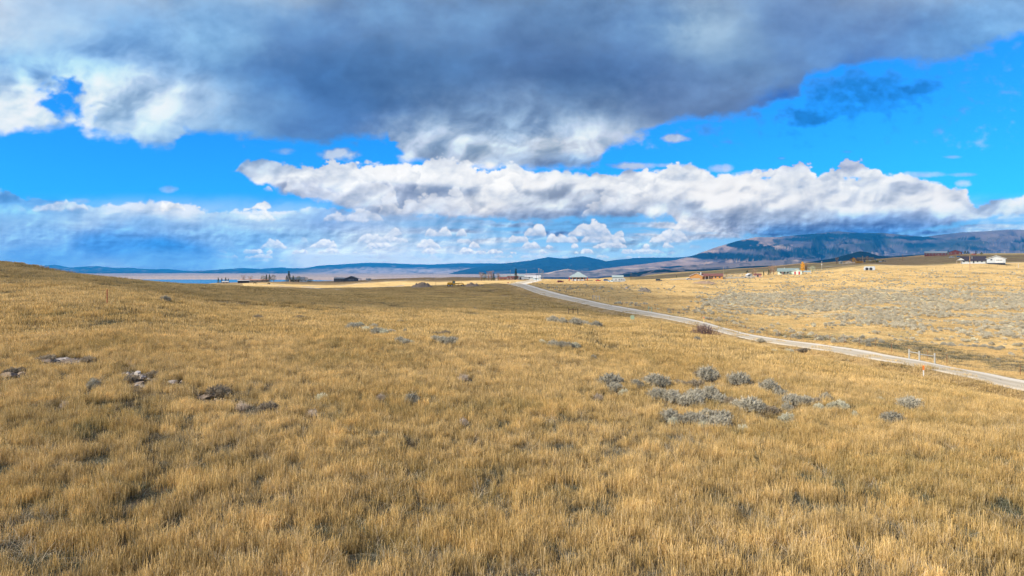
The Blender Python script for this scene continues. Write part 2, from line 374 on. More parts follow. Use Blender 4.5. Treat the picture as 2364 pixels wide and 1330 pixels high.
# ------------------------------------------------------------------ terrain heights (camera stands at z = 0)
# for sight lines across the field: distance forward : picture height of the ground there
PROF = {
    -500: "14.5:1330 22:1075 38:850 50:760 68:680 90:625 115:585 150:560 200:570",
    0:    "14.5:1330 22:1080 38:868 50:780 68:700 90:650 112:618 130:607.5 150:612 190:690",
    130:  "14.5:1330 22:1080 38:867 50:780 67:702 88:657 108:636 124:631 145:634 190:700",
    250:  "14.5:1330 22:1080 38:866 50:780 67:706 85:674 103:655 118:645 140:648 190:690 400:680",
    400:  "14.5:1330 22:1080 39:866 53:780 74:714 100:678 125:662 142:656 160:657.5 200:672 400:672 600:668",
    500:  "14.5:1330 22.3:1080 40:869 56:780 80:720 115:682 155:662 172:661 200:665 260:676 350:666 500:659 650:654.5 720:655",
    620:  "14.5:1330 22.4:1080 40:869 58:780 88:720 125:688 170:669.5 190:668.5 230:673 330:668 450:661 600:653.5 700:651.5",
    750:  "14.5:1330 22.5:1080 41:870 60:780 95:720 140:690 180:680 225:676 330:673 450:664 600:655 690:650.5",
    900:  "14.5:1330 22.8:1080 42:870 61:780 92:730 135:701 175:688 225:680 300:674 380:666 450:661 600:649 750:645 850:643.5",
    1000: "14.5:1330 23:1080 42:870 62:780 85:740 115:715 150:700 190:690 240:680 320:668 383:664 450:658.5 560:652 700:644 800:641",
    1100: "14.5:1330 23:1080 42.5:870 63:780 86:742 116:719 152:704 198:691 255:679 325:666.5 395:658.5 420:658 450:658 520:651 600:647 700:643.5 800:641.5",
    1180: "14.5:1330 23:1080 43:870 64:780 87:744 118:722 156:707 205:693 265:680 335:663 392:655.5 415:656 450:656 520:649.5 600:646.5 700:644.5 800:643.5",
    1250: "14.5:1330 23:1080 43:870 65:780 88:745 120:725 160:710 215:695 280:681 340:667 400:657 430:656.5 470:655 520:651.5 600:647 700:645 850:643.5",
    1320: "14.5:1330 23.1:1080 43:870 66:780 90:748 125:728 165:714 212:701 265:687 330:671 400:660 450:655 500:651 560:649 650:647 850:645",
    1400: "14.5:1330 23.3:1080 43:875 52:845 72:790 100:755 135:735 170:722 205:710 235:700 280:685 335:670 410:658 480:651 560:647.5 700:645 1200:642",
    1500: "14.5:1330 23.5:1080 41:900 52:850 78:780 105:750 150:735 175:727 195:718 225:706 270:691 330:676 400:661 490:649 600:645.5 850:641 1300:637 1700:634",
    1620: "14.5:1330 23.5:1080 39:925 52:860 75:795 100:770 138:757 155:747 175:734 205:717 245:702 300:687 350:673 420:657 490:645 590:639 800:633 1200:628 1500:626",
    1750: "14.5:1330 23.5:1080 38:940 52:870 70:820 90:797 112:791 125:785 142:774 165:760 190:745 225:725 280:700 340:680 420:660 480:642 515:634 560:632 700:628 950:622 1300:618",
    1880: "14.5:1330 23.8:1080 39:940 55:870 72:832 92:811 108:804 122:794 145:778 170:762 200:742 240:718 290:694 350:673 420:652 490:631 545:626 640:622 760:615 950:609.5 1150:607.5",
    2000: "14.5:1330 24:1080 40:940 58:870 70:845 88:829 102:818 113:805 130:790 155:770 190:745 230:720 290:690 360:662 430:640 490:623 560:616.5 660:609 750:604 850:600.5 950:599",
    2120: "14.5:1330 24:1080 40:943 58:885 72:857 90:838 103:825 118:808 138:790 165:768 195:746 235:720 290:691 360:660 430:638 490:622 560:615 650:607 750:601 850:596 1000:591",
    2240: "14.5:1330 24:1080 40.5:947 56:900 70:875 82:860 94:850 110:830 134:803 165:772 200:744 240:718 300:686 370:657 440:635 490:621 540:609 600:603.5 800:593 1000:586.5",
    2364: "14.5:1330 24:1080 41:950 52:920 63:905 72:890 82:872 94:855 112:830 140:800 170:770 205:740 250:710 310:680 390:650 470:625 530:612 600:603 800:592 1000:585.5",
    2900: "14.5:1330 24:1080 41:950 52:930 62:915 74:895 94:860 112:835 140:800 170:770 205:740 250:710 310:680 390:650 470:620 530:605 600:592 800:575 1000:565",
}
FAR = "1800:-70 3000:-96 4650:-100 4950:-106 6650:-106 6950:-98.5 9000:-96 16000:-96 30000:-96 70000:-96"
LR = np.linspace(math.log(4.0), math.log(70000.0), 1500)
def _pchip(x, y, xq):
    h = np.diff(x); d = np.diff(y) / h; m = np.zeros(len(x))
    for i in range(1, len(x) - 1):
        if d[i - 1] * d[i] > 0:
            w1 = 2 * h[i] + h[i - 1]; w2 = h[i] + 2 * h[i - 1]; m[i] = (w1 + w2) / (w1 / d[i - 1] + w2 / d[i])
    m[0] = d[0]; m[-1] = d[-1]
    i = np.clip(np.searchsorted(x, xq) - 1, 0, len(h) - 1); t = (xq - x[i]) / h[i]
    t = np.clip(t, 0, 1)
    return ((2 * t**3 - 3 * t**2 + 1) * y[i] + (t**3 - 2 * t**2 + t) * h[i] * m[i] + (-2 * t**3 + 3 * t**2) * y[i + 1] + (t**3 - t**2) * h[i] * m[i + 1])
def _build_table():
    cols = sorted(PROF); azs = []; Z = []
    for px in cols:
        az = math.atan((px - CX) / F); c = math.cos(az); P = []
        P.append((4.0 * c, -6.4))
        for t in PROF[px].split():
            D, y = (float(v) for v in t.split(':')); P.append((D, -(y - HY) / F * D))
        zl = P[-1]
        for t in FAR.split():
            D, z = (float(v) for v in t.split(':'))
            if D > zl[0] * 1.3: P.append((D, z))
        x = np.log(np.array([p[0] for p in P]) / c); y = np.array([p[1] for p in P])
        azs.append(az); Z.append(_pchip(x, y, LR))
    azs = np.array(azs); Z = np.array(Z)
    AZ = np.radians(np.linspace(-180, 180, 1441))
    mean = Z.mean(0)
    T = np.empty((1441, len(LR)))
    for j in range(len(LR)): T[:, j] = _pchip(azs, Z[:, j], np.clip(AZ, azs[0], azs[-1]))
    w = sstep(math.radians(50), math.radians(110), np.abs(AZ))[:, None]
    T = T * (1 - w) + mean[None] * w
    k = np.array([1, 2, 3, 4, 3, 2, 1.0]); k /= k.sum()
    T = sum(k[i] * np.roll(T, i - 3, 0) for i in range(7))
    k = np.array([1, 2, 3, 2, 1.0]); k /= k.sum(); Tp = np.pad(T, ((0, 0), (2, 2)), 'edge')
    return sum(k[i] * Tp[:, i:i + T.shape[1]] for i in range(5))
TAB = _build_table()
def hbase(X, Y):
    X = np.asarray(X, float); Y = np.asarray(Y, float)
    r = np.maximum(np.hypot(X, Y), 4.01); a = np.degrees(np.arctan2(X, Y))
    fa = np.clip((a + 180) * 4, 0, 1439.999); fr = np.clip((np.log(r) - LR[0]) / (LR[1] - LR[0]), 0, len(LR) - 1.001)
    i = fa.astype(int); j = fr.astype(int); fa = fa - i; fr = fr - j
    return (TAB[i, j] * (1 - fa) + TAB[i + 1, j] * fa) * (1 - fr) + (TAB[i, j + 1] * (1 - fa) + TAB[i + 1, j + 1] * fa) * fr

# gravel road centre line: (x, y)
ROAD = np.array([(58, 20), (56.5, 45), (54.3, 72), (53, 102), (49.5, 125), (43.5, 150), (36.5, 180), (29.5, 215), (21, 265), (13.5, 320), (8, 360), (3.5, 395), (2.5, 430), (8, 480), (16, 540), (22, 600), (26, 700), (20, 820)], float)
def _smooth_line(P, n):
    t = np.r_[0, np.cumsum(np.hypot(*np.diff(P, axis=0).T))]; tq = np.linspace(0, t[-1], n)
    X = np.interp(tq, t, P[:, 0]); Y = np.interp(tq, t, P[:, 1])
    for _ in range(60):
        X[1:-1] = (X[:-2] + 2 * X[1:-1] + X[2:]) / 4; Y[1:-1] = (Y[:-2] + 2 * Y[1:-1] + Y[2:]) / 4
    return np.stack([X, Y], 1)
ROADL = _smooth_line(ROAD, 500)
def dist_line(L, X, Y, rmax=40):
    X = np.asarray(X, float); Y = np.asarray(Y, float); sh = X.shape; X = X.ravel(); Y = Y.ravel()
    d = np.full(X.shape, 1e3); sg = np.zeros(X.shape)
    m = (X > L[:, 0].min() - rmax) & (X < L[:, 0].max() + rmax) & (Y > L[:, 1].min() - rmax) & (Y < L[:, 1].max() + rmax)
    idx = np.nonzero(m)[0]
    for k in range(0, len(idx), 20000):
        q = idx[k:k + 20000]; dx = X[q, None] - L[None, ::2, 0]; dy = Y[q, None] - L[None, ::2, 1]
        dd = dx * dx + dy * dy; a = dd.argmin(1); d[q] = np.sqrt(dd[np.arange(len(q)), a]); sg[q] = np.sign(dx[np.arange(len(q)), a])
    return d.reshape(sh), sg.reshape(sh)
def h(X, Y):
    X = np.asarray(X, float); Y = np.asarray(Y, float)
    z = hbase(X, Y); r = np.hypot(X, Y)
    d, sg = dist_line(ROADL, X, Y)
    off = sstep(7.0, 12.0, d)
    n = 0.10 * fbm(X / 5.0, Y / 5.0, 3, seed=2.2) + 0.30 * fbm(X / 24.0, Y / 24.0, 3, seed=6.1) * sstep(20, 120, r)
    n = n + 0.9 * fbm(X / 90.0, Y / 90.0, 3, seed=1.1) * sstep(150, 500, r) * (1 - sstep(1500, 3500, r))
    # ravine beyond the road
    rv = np.exp(-((Y - (150 - 0.35 * (X - 90) + 9 * fbm(X / 40, Y * 0, 3, seed=4))) / 11) ** 2) * sstep(62, 80, X) * (1 - sstep(230, 300, X))
    n = n - 1.3 * rv
    n = n * (1 - sstep(4200, 4600, r))
    z = z + n * off
    # bank and ditch at the road
    z = z - 0.25 * np.exp(-((d - 6.6) / 1.2) ** 2) * (Y < 420) * (sg > 0)
    z = z - 0.85 * sstep(7.2, 9.5, d) * (1 - sstep(14, 26, d)) * (sg < 0) * (Y < 390)
    return z
def h1(x, y): return float(h(np.array([x]), np.array([y]))[0])
def at(px, y, far=1200.0):
    """ground point seen along the direction of photograph pixel (px, y)"""
    D = np.exp(np.linspace(math.log(12), math.log(far), 2500)); X = (px - CX) / F * D
    g = h(X, D) + (y - HY) / F * D
    i = np.nonzero(g > 0)[0]
    k = i[0] if len(i) else int(np.argmax(g))
    return float(X[k]), float(D[k]), float(h1(X[k], D[k]))
def onray(px, D):
    x = (px - CX) / F * D
    return x, D, h1(x, D)
# ------------------------------------------------------------------ ground sheet
def gully_mask(X, Y):
    d, s = dist_line(ROADL, X, Y, 70)
    n = fbm(X / 14, Y / 9, 4, seed=83)
    return sstep(10, 16, d + 3 * n) * (1 - sstep(26, 40, d + 12 * n)) * (s > 0) * (1 - sstep(150, 215, Y)) * (.65 + .6 * n).clip(0, 1)

def trail(s, n=160):
    return _smooth_line(np.array([at(*[float(v) for v in t.split(',')])[:2] for t in s.split()]), n)
TRAILS = [(trail("620,669.5 760,689 900,705 1000,717 1100,731 1250,744 1400,757 1530,768 1600,774"), 1.5, .8),   # overgrown ditch across the field
          (trail("820,683 900,681 1000,677 1080,673.5 1140,671"), 1.6, .9),
          (trail("325,905 300,940 250,985 205,1040"), .34, .9), (trail("345,960 355,1050 350,1150 290,1230 280,1310"), .30, .85), (trail("940,1010 930,1090 960,1180"), .2, .7),
          (trail("130,650 250,662 400,684 560,700 700,716"), 1.0, .45)]
def trail_mask(X, Y):
    m = np.zeros(np.shape(X))
    for L, w, k in TRAILS:
        d, s = dist_line(L, X, Y, 6)
        m = np.maximum(m, k * (1 - sstep(w * .6, w * 1.5, d + w * .5 * fbm(X / (w * 2), Y / (w * 2), 3, seed=5))))
    return m

def belt_mask(u, v):
    """the dense sagebrush belt as it lies on the slope beyond the road"""
    top = np.interp(u, [1400, 1640, 1700, 1800, 1950, 2080, 2250, 2500], [735, 692, 676, 668, 664, 668, 672, 668])
    bot = np.interp(u, [1400, 1500, 1640, 1750, 1850, 1950, 2050, 2150, 2300, 2500], [695, 700, 712, 722, 732, 740, 752, 760, 778, 780])
    return sstep(-8, 8, v - top) * sstep(-6, 6, bot - v) * (u > 1620), top, bot

def ground_colour(X, Y):
    """what grows or lies where: base colours of the ground itself"""
    r = np.hypot(X, Y); u = CX + F * X / np.maximum(Y, 1)
    n1 = fbm(X / 30, Y / 30, 5, seed=12); n2 = fbm(X / 7, Y / 7, 4, seed=15); n3 = fbm(X / 120, Y / 160, 4, seed=19)
    soil = np.array([.150, .115, .072]); gold = np.array([.52, .37, .17]); tan = np.array([.68, .475, .20]); brown = np.array([.30, .215, .11]); olive = np.array([.30, .235, .11]); grey = np.array([.36, .33, .25])
    def mix(a, b, t): return a * (1 - t[..., None]) + b * t[..., None]
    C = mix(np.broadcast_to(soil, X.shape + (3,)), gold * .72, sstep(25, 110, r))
    # golden slope before the road in mid distance
    right = sstep(-4, 4, X - np.interp(Y, ROADL[:, 1], ROADL[:, 0])) * (Y < 900)
    C = mix(C, tan, right * sstep(.0, .5, .55 + n1 * .6))
    C = mix(C, olive * 1.25, right * sstep(.15, .5, n2 * .6 + n1 * .5 + .25 * (Y < 215) - .12) * .7)
    gul = gully_mask(X, Y)
    C = mix(C, olive * .8, np.clip(gul * (1.0 + n2), 0, 1) * .85)
    d_, s_ = dist_line(ROADL, X, Y)
    C = mix(C, soil * .8, ((d_ > 5.2) & (d_ < 7.4) & (s_ > 0) & (Y < 420)) * .45)
    bl = belt_mask(u, HY - F * hbase(X, Y) / np.maximum(Y, 1))[0] * right * (Y > 100)
    C = mix(C, np.array([.46, .41, .28]), bl * sstep(-.3, .3, n1 + .5 * n2) * .6)
    left = (1 - right) * sstep(90, 160, r) * (Y > 0)
    C = mix(C, brown * 1.5, left * sstep(-.1, .5, n1 + .35 * sstep(400, 560, Y) - .1) * .6)
    # grey sparse patch on the knoll flank
    g = np.exp(-(((u - 1150) / 230) ** 2) - ((Y - 190) / 35) ** 2)
    C = mix(C, grey, np.clip(g * (1.0 + n2) * (1 - right), 0, 1) * .65)
    # pale tan strip, then the brown pasture behind
    strip = (1 - right) * sstep(425, 440, Y) * (1 - sstep(560, 600, Y + 50 * n3)) * (u > 560)
    C = mix(C, tan * 1.1, strip)
    past = (1 - right) * sstep(560, 600, Y + 50 * n3) * sstep(520, 700, u) * (1 - sstep(900, 1300, r))
    C = mix(C, brown * 1.0, past * (u < 1230))
    # knoll with turned soil round the grader
    kn = np.exp(-(((u - 1010) / 150) ** 2) - ((Y - 375) / 40) ** 2)
    C = mix(C, np.array([.20, .15, .09]), np.clip(kn * 1.3, 0, 1) * .8 * (1 - right))
    # upland behind the ranch houses
    up = sstep(0, 1, (Y - 560) / 60) * sstep(1380, 1480, u)
    C = mix(C, mix(np.broadcast_to(olive * 1.15, X.shape + (3,)), brown, sstep(-.3, .3, n3)), up * .95)
    C = mix(C, np.array([.085, .068, .042]), trail_mask(X, Y))
    # far plain
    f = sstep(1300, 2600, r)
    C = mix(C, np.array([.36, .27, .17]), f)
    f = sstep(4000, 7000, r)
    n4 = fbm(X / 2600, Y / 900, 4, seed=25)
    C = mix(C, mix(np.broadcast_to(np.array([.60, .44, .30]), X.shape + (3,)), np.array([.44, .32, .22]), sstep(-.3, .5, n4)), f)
    # plain beyond the town, painted dark in place of cloud shade
    w = sstep(6000, 6300, Y) * (1 - sstep(9000, 9600, Y + 500 * n4)) * sstep(-.6, .1, (u - 1180) / 100) * (u < 3000)
    C = mix(C, np.array([.030, .045, .055]), w)
    C = C * (1 + .16 * n1 + .14 * n2)[..., None]
    return np.clip(C, .01, .8)

def make_ground():
    e = math.radians(41)
    A = np.r_[np.linspace(-math.pi, -e, 160, endpoint=False), np.linspace(-e, e, 1000, endpoint=False), np.linspace(e, math.pi, 161)]
    R = np.r_[0.5, 4.0, np.exp(np.linspace(math.log(8), math.log(1400), 640)), np.exp(np.linspace(math.log(1450), math.log(70000), 140))]
    AA, RR = np.meshgrid(A, R)
    X = np.sin(AA) * RR; Y = np.cos(AA) * RR
    Z = h(X, Y)
    nr, na = X.shape
    idx = np.arange(nr * na).reshape(nr, na)
    Fc = np.stack([idx[:-1, :-1], idx[:-1, 1:], idx[1:, 1:], idx[1:, :-1]], -1).reshape(-1, 4)[:, ::-1]
    m = bpy.data.materials.new("ground_grassland"); m.use_nodes = True
    n = m.node_tree.nodes; l = m.node_tree.links; b = n['Principled BSDF']; b.inputs['Roughness'].default_value = 1; b.inputs['Specular IOR Level'].default_value = 0
    at_ = n.new('ShaderNodeAttribute'); at_.attribute_name = "gcol"
    ge = n.new('ShaderNodeNewGeometry')
    def noise(sc, det=6, vec=None):
        q = n.new('ShaderNodeTexNoise'); q.inputs['Scale'].default_value = sc; q.inputs['Detail'].default_value = det; q.inputs['Roughness'].default_value = .65
        l.new(vec or ge.outputs['Position'], q.inputs['Vector']); return q.outputs[0]
    a = noise(1.3); c = noise(0.16); d = noise(5.0, 4)
    def mr(v, lo, hi, a0=.3, a1=.7):
        q = n.new('ShaderNodeMapRange'); q.inputs[1].default_value = a0; q.inputs[2].default_value = a1; q.inputs[3].default_value = lo; q.inputs[4].default_value = hi; l.new(v, q.inputs[0]); return q.outputs[0]
    def mul(x, y):
        q = n.new('ShaderNodeMath'); q.operation = 'MULTIPLY'; l.new(x, q.inputs[0]); l.new(y, q.inputs[1]); return q.outputs[0]
    k = mul(mul(mr(a, .62, 1.35), mr(c, .8, 1.22)), mr(d, .8, 1.2))
    vm = n.new('ShaderNodeVectorMath'); vm.operation = 'SCALE'; l.new(at_.outputs['Color'], vm.inputs[0]); l.new(k, vm.inputs['Scale'])
    l.new(vm.outputs[0], b.inputs['Base Color'])
    bp = n.new('ShaderNodeBump'); bp.inputs['Strength'].default_value = .7; bp.inputs['Distance'].default_value = .25; l.new(a, bp.inputs['Height']); l.new(bp.outputs[0], b.inputs['Normal'])
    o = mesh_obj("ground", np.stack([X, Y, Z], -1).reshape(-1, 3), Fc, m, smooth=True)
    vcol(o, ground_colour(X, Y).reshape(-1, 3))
    tag(o, kind="structure")
make_ground()

def ribbon(name, L, w, m, lift=0.07, nx=9, crown=0.10, wob=0.0, wfun=None):
    T = np.gradient(L, axis=0); T /= np.hypot(T[:, 0], T[:, 1])[:, None]; N = np.stack([T[:, 1], -T[:, 0]], 1)
    s = np.linspace(-1, 1, nx); V = []
    W = w if wfun is None else wfun(L)
    W = np.broadcast_to(W, (len(L),))
    wl = W * .5 * (1 + wob * fbm(L[:, 1] / 9, L[:, 0] / 9, 3, seed=3)); wr = W * .5 * (1 + wob * fbm(L[:, 1] / 9, L[:, 0] / 9, 3, seed=8))
    half = np.where(s[None] < 0, wl[:, None], wr[:, None]) * s[None]
    X = L[:, 0:1] + N[:, 0:1] * half; Y = L[:, 1:2] + N[:, 1:2] * half
    Z = h(X, Y) + lift + crown * (1 - s[None] ** 2)
    Z[:, 0] = h(X[:, 0], Y[:, 0]) - .12; Z[:, -1] = h(X[:, -1], Y[:, -1]) - .12
    nr, na = X.shape; idx = np.arange(nr * na).reshape(nr, na)
    Fc = np.stack([idx[:-1, :-1], idx[:-1, 1:], idx[1:, 1:], idx[1:, :-1]], -1).reshape(-1, 4)
    o = mesh_obj(name, np.stack([X, Y, Z], -1).reshape(-1, 3), Fc, m, smooth=True)
    uv = o.data.attributes.new("across", 'FLOAT', 'POINT'); uv.data.foreach_set("value", np.broadcast_to(s[None], X.shape).astype(np.float32).ravel())
    along = np.r_[0, np.cumsum(np.hypot(*np.diff(L, axis=0).T))]
    ul = o.data.attributes.new("along", 'FLOAT', 'POINT'); ul.data.foreach_set("value", np.broadcast_to(along[:, None], X.shape).astype(np.float32).ravel())
    tag(o, kind="structure")
    return o

def road_mat(name, base, pale, dark):
    m = bpy.data.materials.new(name); m.use_nodes = True
    n = m.node_tree.nodes; l = m.node_tree.links; b = n['Principled BSDF']; b.inputs['Roughness'].default_value = 1; b.inputs['Specular IOR Level'].default_value = 0
    ac = n.new('ShaderNodeAttribute'); ac.attribute_name = "across"; al = n.new('ShaderNodeAttribute'); al.attribute_name = "along"
    cb = n.new('ShaderNodeCombineXYZ'); l.new(al.outputs['Fac'], cb.inputs[1])
    mm = n.new('ShaderNodeMath'); mm.operation = 'MULTIPLY'; mm.inputs[1].default_value = 60; l.new(ac.outputs['Fac'], mm.inputs[0]); l.new(mm.outputs[0], cb.inputs[0])
    nz = n.new('ShaderNodeTexNoise'); nz.inputs['Scale'].default_value = .075; nz.inputs['Detail'].default_value = 5; l.new(cb.outputs[0], nz.inputs['Vector'])
    cr = n.new('ShaderNodeValToRGB'); cr.color_ramp.elements[0].position = .36; cr.color_ramp.elements[0].color = (*dark, 1); cr.color_ramp.elements[1].position = .66; cr.color_ramp.elements[1].color = (*base, 1)
    l.new(nz.outputs[0], cr.inputs[0])
    # loose pale gravel pushed to the sides and between the wheel lines
    rr = n.new('ShaderNodeValToRGB'); e = rr.color_ramp.elements; e[0].position = 0; e[0].color = (1, 1, 1, 1); e[1].position = 1; e[1].color = (1, 1, 1, 1)
    for p, v in ((.10, .6), (.17, .1), (.28, .0), (.40, .3), (.46, .05), (.58, .0), (.66, .55), (.74, .95)):
        q = e.new(p); q.color = (v, v, v, 1)
    ad = n.new('ShaderNodeMath'); ad.operation = 'MULTIPLY_ADD'; ad.inputs[1].default_value = .5; ad.inputs[2].default_value = .5; l.new(ac.outputs['Fac'], ad.inputs[0]); l.new(ad.outputs[0], rr.inputs[0])
    mx = n.new('ShaderNodeMixRGB'); l.new(rr.outputs[0], mx.inputs[0]); l.new(cr.outputs[0], mx.inputs[1]); mx.inputs[2].default_value = (*pale, 1)
    g = n.new('ShaderNodeTexNoise'); g.inputs['Scale'].default_value = 6; g.inputs['Detail'].default_value = 4; ge = n.new('ShaderNodeNewGeometry'); l.new(ge.outputs['Position'], g.inputs['Vector'])
    gm = n.new('ShaderNodeMapRange'); gm.inputs[1].default_value = .3; gm.inputs[2].default_value = .7; gm.inputs[3].default_value = .85; gm.inputs[4].default_value = 1.12; l.new(g.outputs[0], gm.inputs[0])
    vm = n.new('ShaderNodeVectorMath'); vm.operation = 'SCALE'; l.new(mx.outputs[0], vm.inputs[0]); l.new(gm.outputs[0], vm.inputs['Scale']); l.new(vm.outputs[0], b.inputs['Base Color'])
    bp = n.new('ShaderNodeBump'); bp.inputs['Strength'].default_value = .3; bp.inputs['Distance'].default_value = .05; l.new(g.outputs[0], bp.inputs['Height']); l.new(bp.outputs[0], b.inputs['Normal'])
    return m
M_ROAD = road_mat("gravel", (.66, .57, .41), (.86, .78, .62), (.53, .45, .315))
_N = np.gradient(ROADL, axis=0); _N /= np.hypot(*_N.T)[:, None]
ribbon("gravel_road", ROADL + np.stack([-_N[:, 1], _N[:, 0]], 1) * 1.3, 13.0, M_ROAD, wob=.12)
def line_px(s, n=120):
    P = []
    for t in s.split():
        px, D = (float(v) for v in t.split(',')); P.append(((px - CX) / F * D, D))
    return _smooth_line(np.array(P), n)
M_TRACK = road_mat("dirt_track", (.50, .42, .30), (.60, .50, .36), (.36, .30, .21))
ribbon("farm_track", line_px("700,470 745,400 790,372 850,385 880,420 930,470"), 4.5, M_TRACK, nx=5, crown=.05)
ribbon("farm_track", line_px("640,430 760,500 850,560 960,640 1050,760 1100,800"), 4.0, M_TRACK, nx=5, crown=.05)
ribbon("farm_track", line_px("500,560 610,520 680,500 745,480 800,560 870,640 900,690"), 5.0, M_TRACK, nx=5, crown=.05)
ribbon("farm_track", line_px("1420,900 1560,820 1700,800 1800,780 1900,700 2050,590 2180,560 2364,560", 160), 4.5, M_TRACK, nx=5, crown=.05)

# ------------------------------------------------------------------ lake
m_w = mat("lake_water", (.015, .17, .33), .25, .1, .002, spec=.5)
def make_lake():
    P = [(-5200, 4300), (-2400, 4500), (-1500, 4900), (-1150, 5600), (-1250, 6300), (-1750, 6600), (-2400, 6760), (-3200, 6800), (-4300, 6780), (-6500, 6700), (-7500, 5200)]
    L = _smooth_line(np.array(P + [P[0]], float), 90)[:-1]
    V = [(x, y, -100.0) for x, y in L]
    o = mesh_obj("lake", V, [tuple(range(len(V)))], m_w); tag(o, kind="structure")
    if o.data.polygons[0].normal.z < 0: o.data.flip_normals()
make_lake()

# ------------------------------------------------------------------ mountains
def mtn_mat():
    m = bpy.data.materials.new("mountain_slopes"); m.use_nodes = True
    n = m.node_tree.nodes; l = m.node_tree.links; b = n['Principled BSDF']; b.inputs['Roughness'].default_value = 1; b.inputs['Specular IOR Level'].default_value = 0
    a = n.new('ShaderNodeAttribute'); a.attribute_name = "gcol"; l.new(a.outputs['Color'], b.inputs['Base Color'])
    return m
M_MT = mtn_mat()
def ridge(name, D, depth, line, base_z, seed, nx=700, ny=90, rough=1.0, gully=900.0, forest=None, xr=None, colfun=None, back=0.5, relief=.34):
    """line: 'px,y ...' skyline seen from the camera position; the range stands at distance D and slopes down to its foot at D-depth"""
    P = np.array([[float(v) for v in t.split(',')] for t in line.split()])
    pxs = np.linspace(P[0, 0], P[-1, 0], nx)
    cr = np.interp(pxs, P[:, 0], P[:, 1])
    cr = cr + .55 * fbm(pxs / 22, pxs * 0 + seed, 4, .55) * rough
    zc = (HY - cr) / F * D
    t = np.r_[np.linspace(0, 1, ny), 1 + np.linspace(.04, back, 14)]
    PX, TT = np.meshgrid(pxs, t)
    Yw = D - depth * (1 - TT); Xw = (PX - CX) / F * D * (0.35 + 0.65 * Yw / D)
    top = np.broadcast_to(zc[None], PX.shape)
    hh = top - base_z
    s = np.clip(TT, 0, 1)
    rid = 1 - np.abs(fbm(Xw / gully + .4 * fbm(Xw / gully, Yw / gully, 3, seed=seed), Yw / (gully * 1.1), 5, .46, seed=seed)) * 1.6
    prof = s ** (1.35)
    win = np.clip(4 * s * (1 - s), 0, 1) ** .7
    Z = base_z + hh * np.where(TT <= 1, np.clip(prof * (1 - .0 * win) + win * (rid - .78) * relief * rough, 0, 1.0), 1 - (TT - 1) / back * 1.0)
    Z = np.where(TT <= 1, np.minimum(Z, top * Yw / D + (s < 1) * 0 - (1 - s) * 1.0), Z)
    nr, na = Z.shape; idx = np.arange(nr * na).reshape(nr, na)
    Fc = np.stack([idx[:-1, :-1], idx[:-1, 1:], idx[1:, 1:], idx[1:, :-1]], -1).reshape(-1, 4)
    o = mesh_obj(name, np.stack([Xw, Yw, Z], -1).reshape(-1, 3), Fc, M_MT, smooth=True)
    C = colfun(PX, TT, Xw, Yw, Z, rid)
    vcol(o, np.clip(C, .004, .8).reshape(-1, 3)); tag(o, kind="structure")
    return o
FOR_SHADE = np.array([.022, .040, .032]); GRS = np.array([.46, .35, .25]); ROCK = np.array([.40, .30, .24]); MIDG = np.array([.12, .12, .075])  # first tone: conifer forest, and cloud shade painted into the slopes
def mixc(a, b, t): return a * (1 - t[..., None]) + b * t[..., None]
def bc(c, X): return np.broadcast_to(c, X.shape + (3,)).copy()
def col_far(PX, T, X, Y, Z, rid):
    n = fbm(PX / 60, T * 4, 5, seed=5); n2 = fbm(PX / 14, T * 9, 4, seed=9)
    C = mixc(bc(FOR_SHADE * .8, PX), GRS, sstep(.1, .35, n * .8 + n2 * .35 + .15 * (rid - .8) - .35 * (T > .45)) * .4 * (1 - .7 * sstep(1050, 1200, PX)))
    foot = sstep(.06, .0, T + .1 * n + .06 * n2)
    C = mixc(C, GRS * 1.15, foot)
    lump = np.maximum(sstep(720, 850, PX) * (1 - sstep(1090, 1130, PX)), 0) * sstep(.62, .42, T + .16 * n + .1 * n2)
    C = mixc(C, np.array([.62, .50, .42]), lump * (.75 + .5 * n2).clip(0, 1))
    pk = np.exp(-(((PX - 230) / 120) ** 2)) * sstep(.0, .3, n2 + .3 * n)
    return mixc(C, ROCK, pk * .6)
